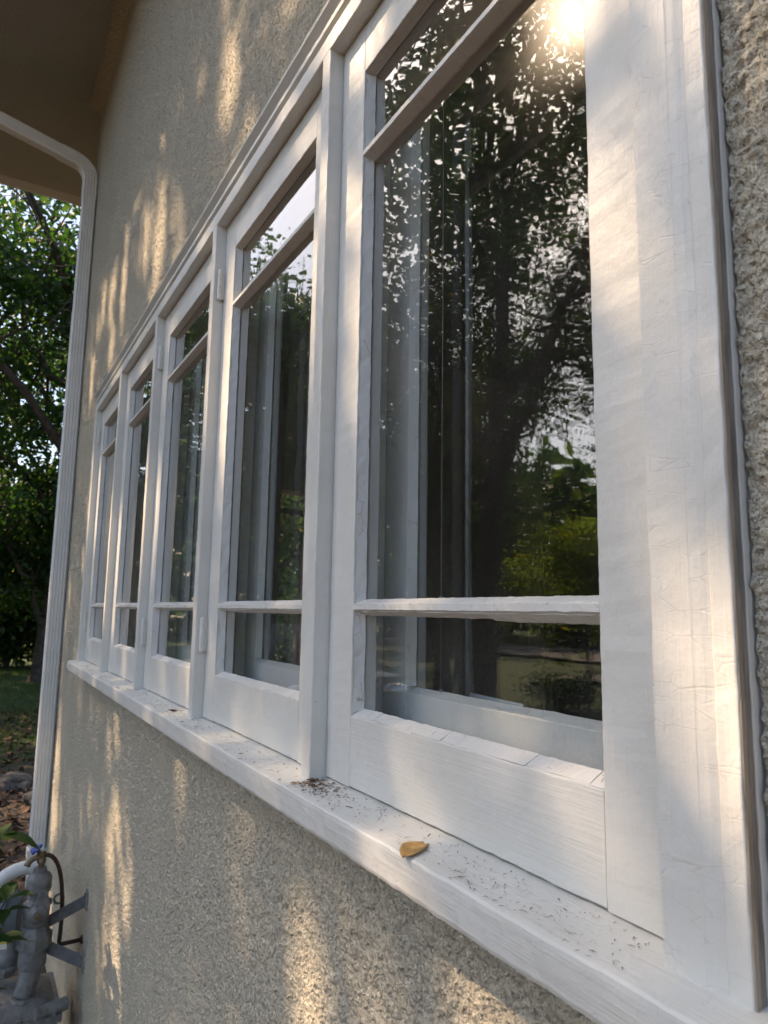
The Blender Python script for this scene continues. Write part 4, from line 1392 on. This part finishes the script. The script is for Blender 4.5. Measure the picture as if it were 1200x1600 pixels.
# small plant beside the gas meter
def plant(label, base, tips, seed, L=.085):
    rs = random.Random(seed)
    t = thing('leafy_plant', label, 'plant', base)
    for tip in tips:
        tip = np.array(tip); b = np.array(base)
        path = arc(b, (b+tip)/2+np.array([0, -.05, .12]), tip, 9)
        tube('stem', path, np.linspace(.004, .0018, 9), M['leaf2'], t, 6)
        for k in range(7):
            a = k/7*6.28+rs.uniform(-.3, .3)
            dirv = np.array([math.cos(a)*.85, math.sin(a)*.85, rs.uniform(-.1, .5)]); dirv /= np.linalg.norm(dirv)
            up = np.array([0, 0, 1.]); side = np.cross(dirv, up); side /= np.linalg.norm(side); nn = np.cross(side, dirv)
            org = tip+np.array([0, 0, rs.uniform(-.05, .0)]); LL = L*rs.uniform(.75, 1.15)
            V, Fc = [], []
            n = 7
            for i in range(n+1):
                s = i/n; w = LL*.27*math.sin(math.pi*s**.85)+.0003
                c = org+dirv*LL*(s+.1)+nn*(-.25*LL*s*s)
                V += [c-side*w+nn*w*.35, c, c+side*w+nn*w*.35]
            for i in range(n):
                for j in range(2):
                    q = i*3+j
                    Fc.append((q, q+1, q+4, q+3))
            mesh('leaf', V, Fc, M['leaf2'] if rs.random() < .7 else M['leaf1'], t, smooth=True)
plant('dark green leafy plant in front of the gas meter', (-2.55, -.42, GZ), [(-2.55, -.262, -.88), (-2.5, -.31, -.95), (-2.6, -.285, -1.02)], 4)
plant('green plant with large leaf tips left of the tap', (-2.9, -.46, GZ), [(-2.72, -.30, -.715), (-2.8, -.36, -.77)], 5, .12)
plant('low leafy sprig beside the meter case', (-2.75, -.5, GZ), [(-2.75, -.325, -1.24), (-2.8, -.36, -1.33)], 6, .10)

# ================================================================== things only seen as reflections
nh = thing('grey_house', 'small grey gabled house across the road, reflected beside the near stile', 'house', (-23.5, -31.5, GZ))
hx0_, hx1_, hy0_, hy1_ = -28, -19, -38, -31
zt3, zr3 = .6, 3.6
mesh('wall', [(hx0_, hy1_, GZ-.1), (hx1_, hy1_, GZ-.1), (hx1_, hy1_, zt3), ((hx0_+hx1_)/2, hy1_, zr3), (hx0_, hy1_, zt3), (hx0_, hy0_, GZ-.1), (hx1_, hy0_, GZ-.1), (hx1_, hy0_, zt3), ((hx0_+hx1_)/2, hy0_, zr3), (hx0_, hy0_, zt3)],
     [(0, 1, 2, 3, 4), (9, 8, 7, 6, 5), (1, 6, 7, 2), (5, 0, 4, 9)], M['siding'], nh)
xm = (hx0_+hx1_)/2
for s in (-1, 1):
    xe = xm+s*5.0
    ze = zt3-.33
    V = [(xm, hy1_+.4, zr3+.02), (xe, hy1_+.4, ze), (xe, hy0_-.4, ze), (xm, hy0_-.4, zr3+.02), (xm, hy1_+.4, zr3+.2), (xe, hy1_+.4, ze+.18), (xe, hy0_-.4, ze+.18), (xm, hy0_-.4, zr3+.2)]
    mesh('roof', V, [(0, 1, 2, 3), (7, 6, 5, 4), (0, 4, 5, 1), (1, 5, 6, 2), (2, 6, 7, 3)], M['roofing'], nh)
    mesh('verge_board', [(xm, hy1_+.42, zr3-.1), (xe, hy1_+.42, ze-.14), (xe, hy1_+.42, ze+.16), (xm, hy1_+.42, zr3+.2), (xm, hy1_+.47, zr3-.1), (xe, hy1_+.47, ze-.14), (xe, hy1_+.47, ze+.16), (xm, hy1_+.47, zr3+.2)],
         [(0, 3, 2, 1), (4, 5, 6, 7), (0, 1, 5, 4), (2, 3, 7, 6)], M['trim'], nh)
for x, z, w_, h_ in ((xm+.2, 1.4, .8, 1.5), (xm-2.4, -.6, 1.0, 1.4), (xm+2.4, -.6, 1.0, 1.4)):
    f_ = box('window', x-w_/2, x+w_/2, hy1_+.01, hy1_+.08, z-h_/2, z+h_/2, M['trim'], nh)
    pn = box('window_pane', x-w_/2+.1, x+w_/2-.1, hy1_+.081, hy1_+.09, z-h_/2+.1, z+h_/2-.1, M['car_glass'], nh)
box('door', xm-.5, xm+.45, hy1_+.01, hy1_+.07, GZ, GZ+2.05, M['trim'], nh)

def car(label, loc, rotz, L=4.4, W=1.75):
    t = thing('parked_car', label, 'car', (loc[0], loc[1], GZ+.1))
    t.rotation_euler = (0, 0, rotz)
    def prism(name, pts, w0, w1, mat, bev=.06):
        # side outline (x,z) extruded over y; w0 at bottom, w1 at top half widths by z
        zs_ = [p[1] for p in pts]; za, zb_ = min(zs_), max(zs_)
        bm = bmesh.new()
        A = [bm.verts.new((p[0], -(w0+(w1-w0)*(p[1]-za)/(zb_-za)), p[1])) for p in pts]
        B = [bm.verts.new((p[0], (w0+(w1-w0)*(p[1]-za)/(zb_-za)), p[1])) for p in pts]
        n = len(pts)
        bm.faces.new(A); bm.faces.new(B[::-1])
        for i in range(n):
            bm.faces.new((A[i], B[i], B[(i+1) % n], A[(i+1) % n]))
        bmesh.ops.recalc_face_normals(bm, faces=bm.faces)
        if bev:
            bmesh.ops.bevel(bm, geom=bm.edges[:], offset=bev, segments=2, affect='EDGES')
        me = bpy.data.meshes.new(name); bm.to_mesh(me); bm.free()
        return link(name, me, mat, t, smooth=True)
    h = W/2
    prism('body', [(-2.15, .35), (2.15, .35), (2.2, .6), (2.05, .86), (1.1, .98), (-1.9, 1.0), (-2.2, .9), (-2.22, .6)], h, h*.94, M['car'])
    prism('cabin', [(-1.95, .99), (1.05, .97), (.35, 1.5), (-1.55, 1.53)], h*.90, h*.74, M['car'], .05)
    for s in (-1, 1):
        for x0, x1, xt0, xt1 in ((-1.75, -.62, -1.45, -.62), (-.55, .85, -.55, .32)):
            y0, y1 = s*(h*.895+.012), s*(h*.765+.012)
            me = bpy.data.meshes.new('side_window')
            me.from_pydata([(x0, y0, 1.03), (x1, y0, 1.03), (xt1, y1, 1.44), (xt0, y1, 1.44)], [], [(0, 1, 2, 3) if s < 0 else (3, 2, 1, 0)])
            link('side_window', me, M['car_glass'], t)
        for x in (-1.4, 1.4):
            wv = []
            prof = [(-.1, .19), (-.1, .29), (-.07, .325), (.07, .325), (.1, .29), (.1, .19)]
            k = 22
            V = [(x+r*math.cos(2*math.pi*j/k), s*(h-.06)+q, .325+r*math.sin(2*math.pi*j/k)) for q, r in prof for j in range(k)]
            Fc = [(i*k+j, i*k+(j+1) % k, (i+1)*k+(j+1) % k, (i+1)*k+j) for i in range(5) for j in range(k)]
            me = bpy.data.meshes.new('wheel'); me.from_pydata(V, [], Fc); wo = link('wheel', me, M['tyre'], t, smooth=True)
            V = [(x+r*math.cos(2*math.pi*j/k), s*(h-.06)+q, .325+r*math.sin(2*math.pi*j/k)) for q, r in ((-.06, .2), (-.03, .19), (0, .05), (.03, .19), (.06, .2)) for j in range(k)]
            Fc = [(i*k+j, i*k+(j+1) % k, (i+1)*k+(j+1) % k, (i+1)*k+j) for i in range(4) for j in range(k)]
            me = bpy.data.meshes.new('rim'); me.from_pydata(V, [], Fc); ro = link('rim', me, M['chrome'], wo, smooth=True)
        me = bpy.data.meshes.new('headlight')
        bm = bmesh.new(); bmesh.ops.create_uvsphere(bm, u_segments=12, v_segments=8, radius=1)
        for v in bm.verts:
            v.co = Vector((2.10+v.co.x*.1, s*(h-.28)+v.co.y*.2, .72+v.co.z*.09))
        bm.to_mesh(me); bm.free(); link('headlight', me, M['chrome'], t, smooth=True)
    me = bpy.data.meshes.new('windscreen')
    me.from_pydata([(1.03, -h*.82, 1.01), (1.03, h*.82, 1.01), (.42, h*.68, 1.46), (.42, -h*.68, 1.46)], [], [(0, 1, 2, 3)])
    link('windscreen', me, M['car_glass'], t)
    return t
car('dark parked car reflected in the lower pane of the second window', (-9.6, -3.75), rad(10))
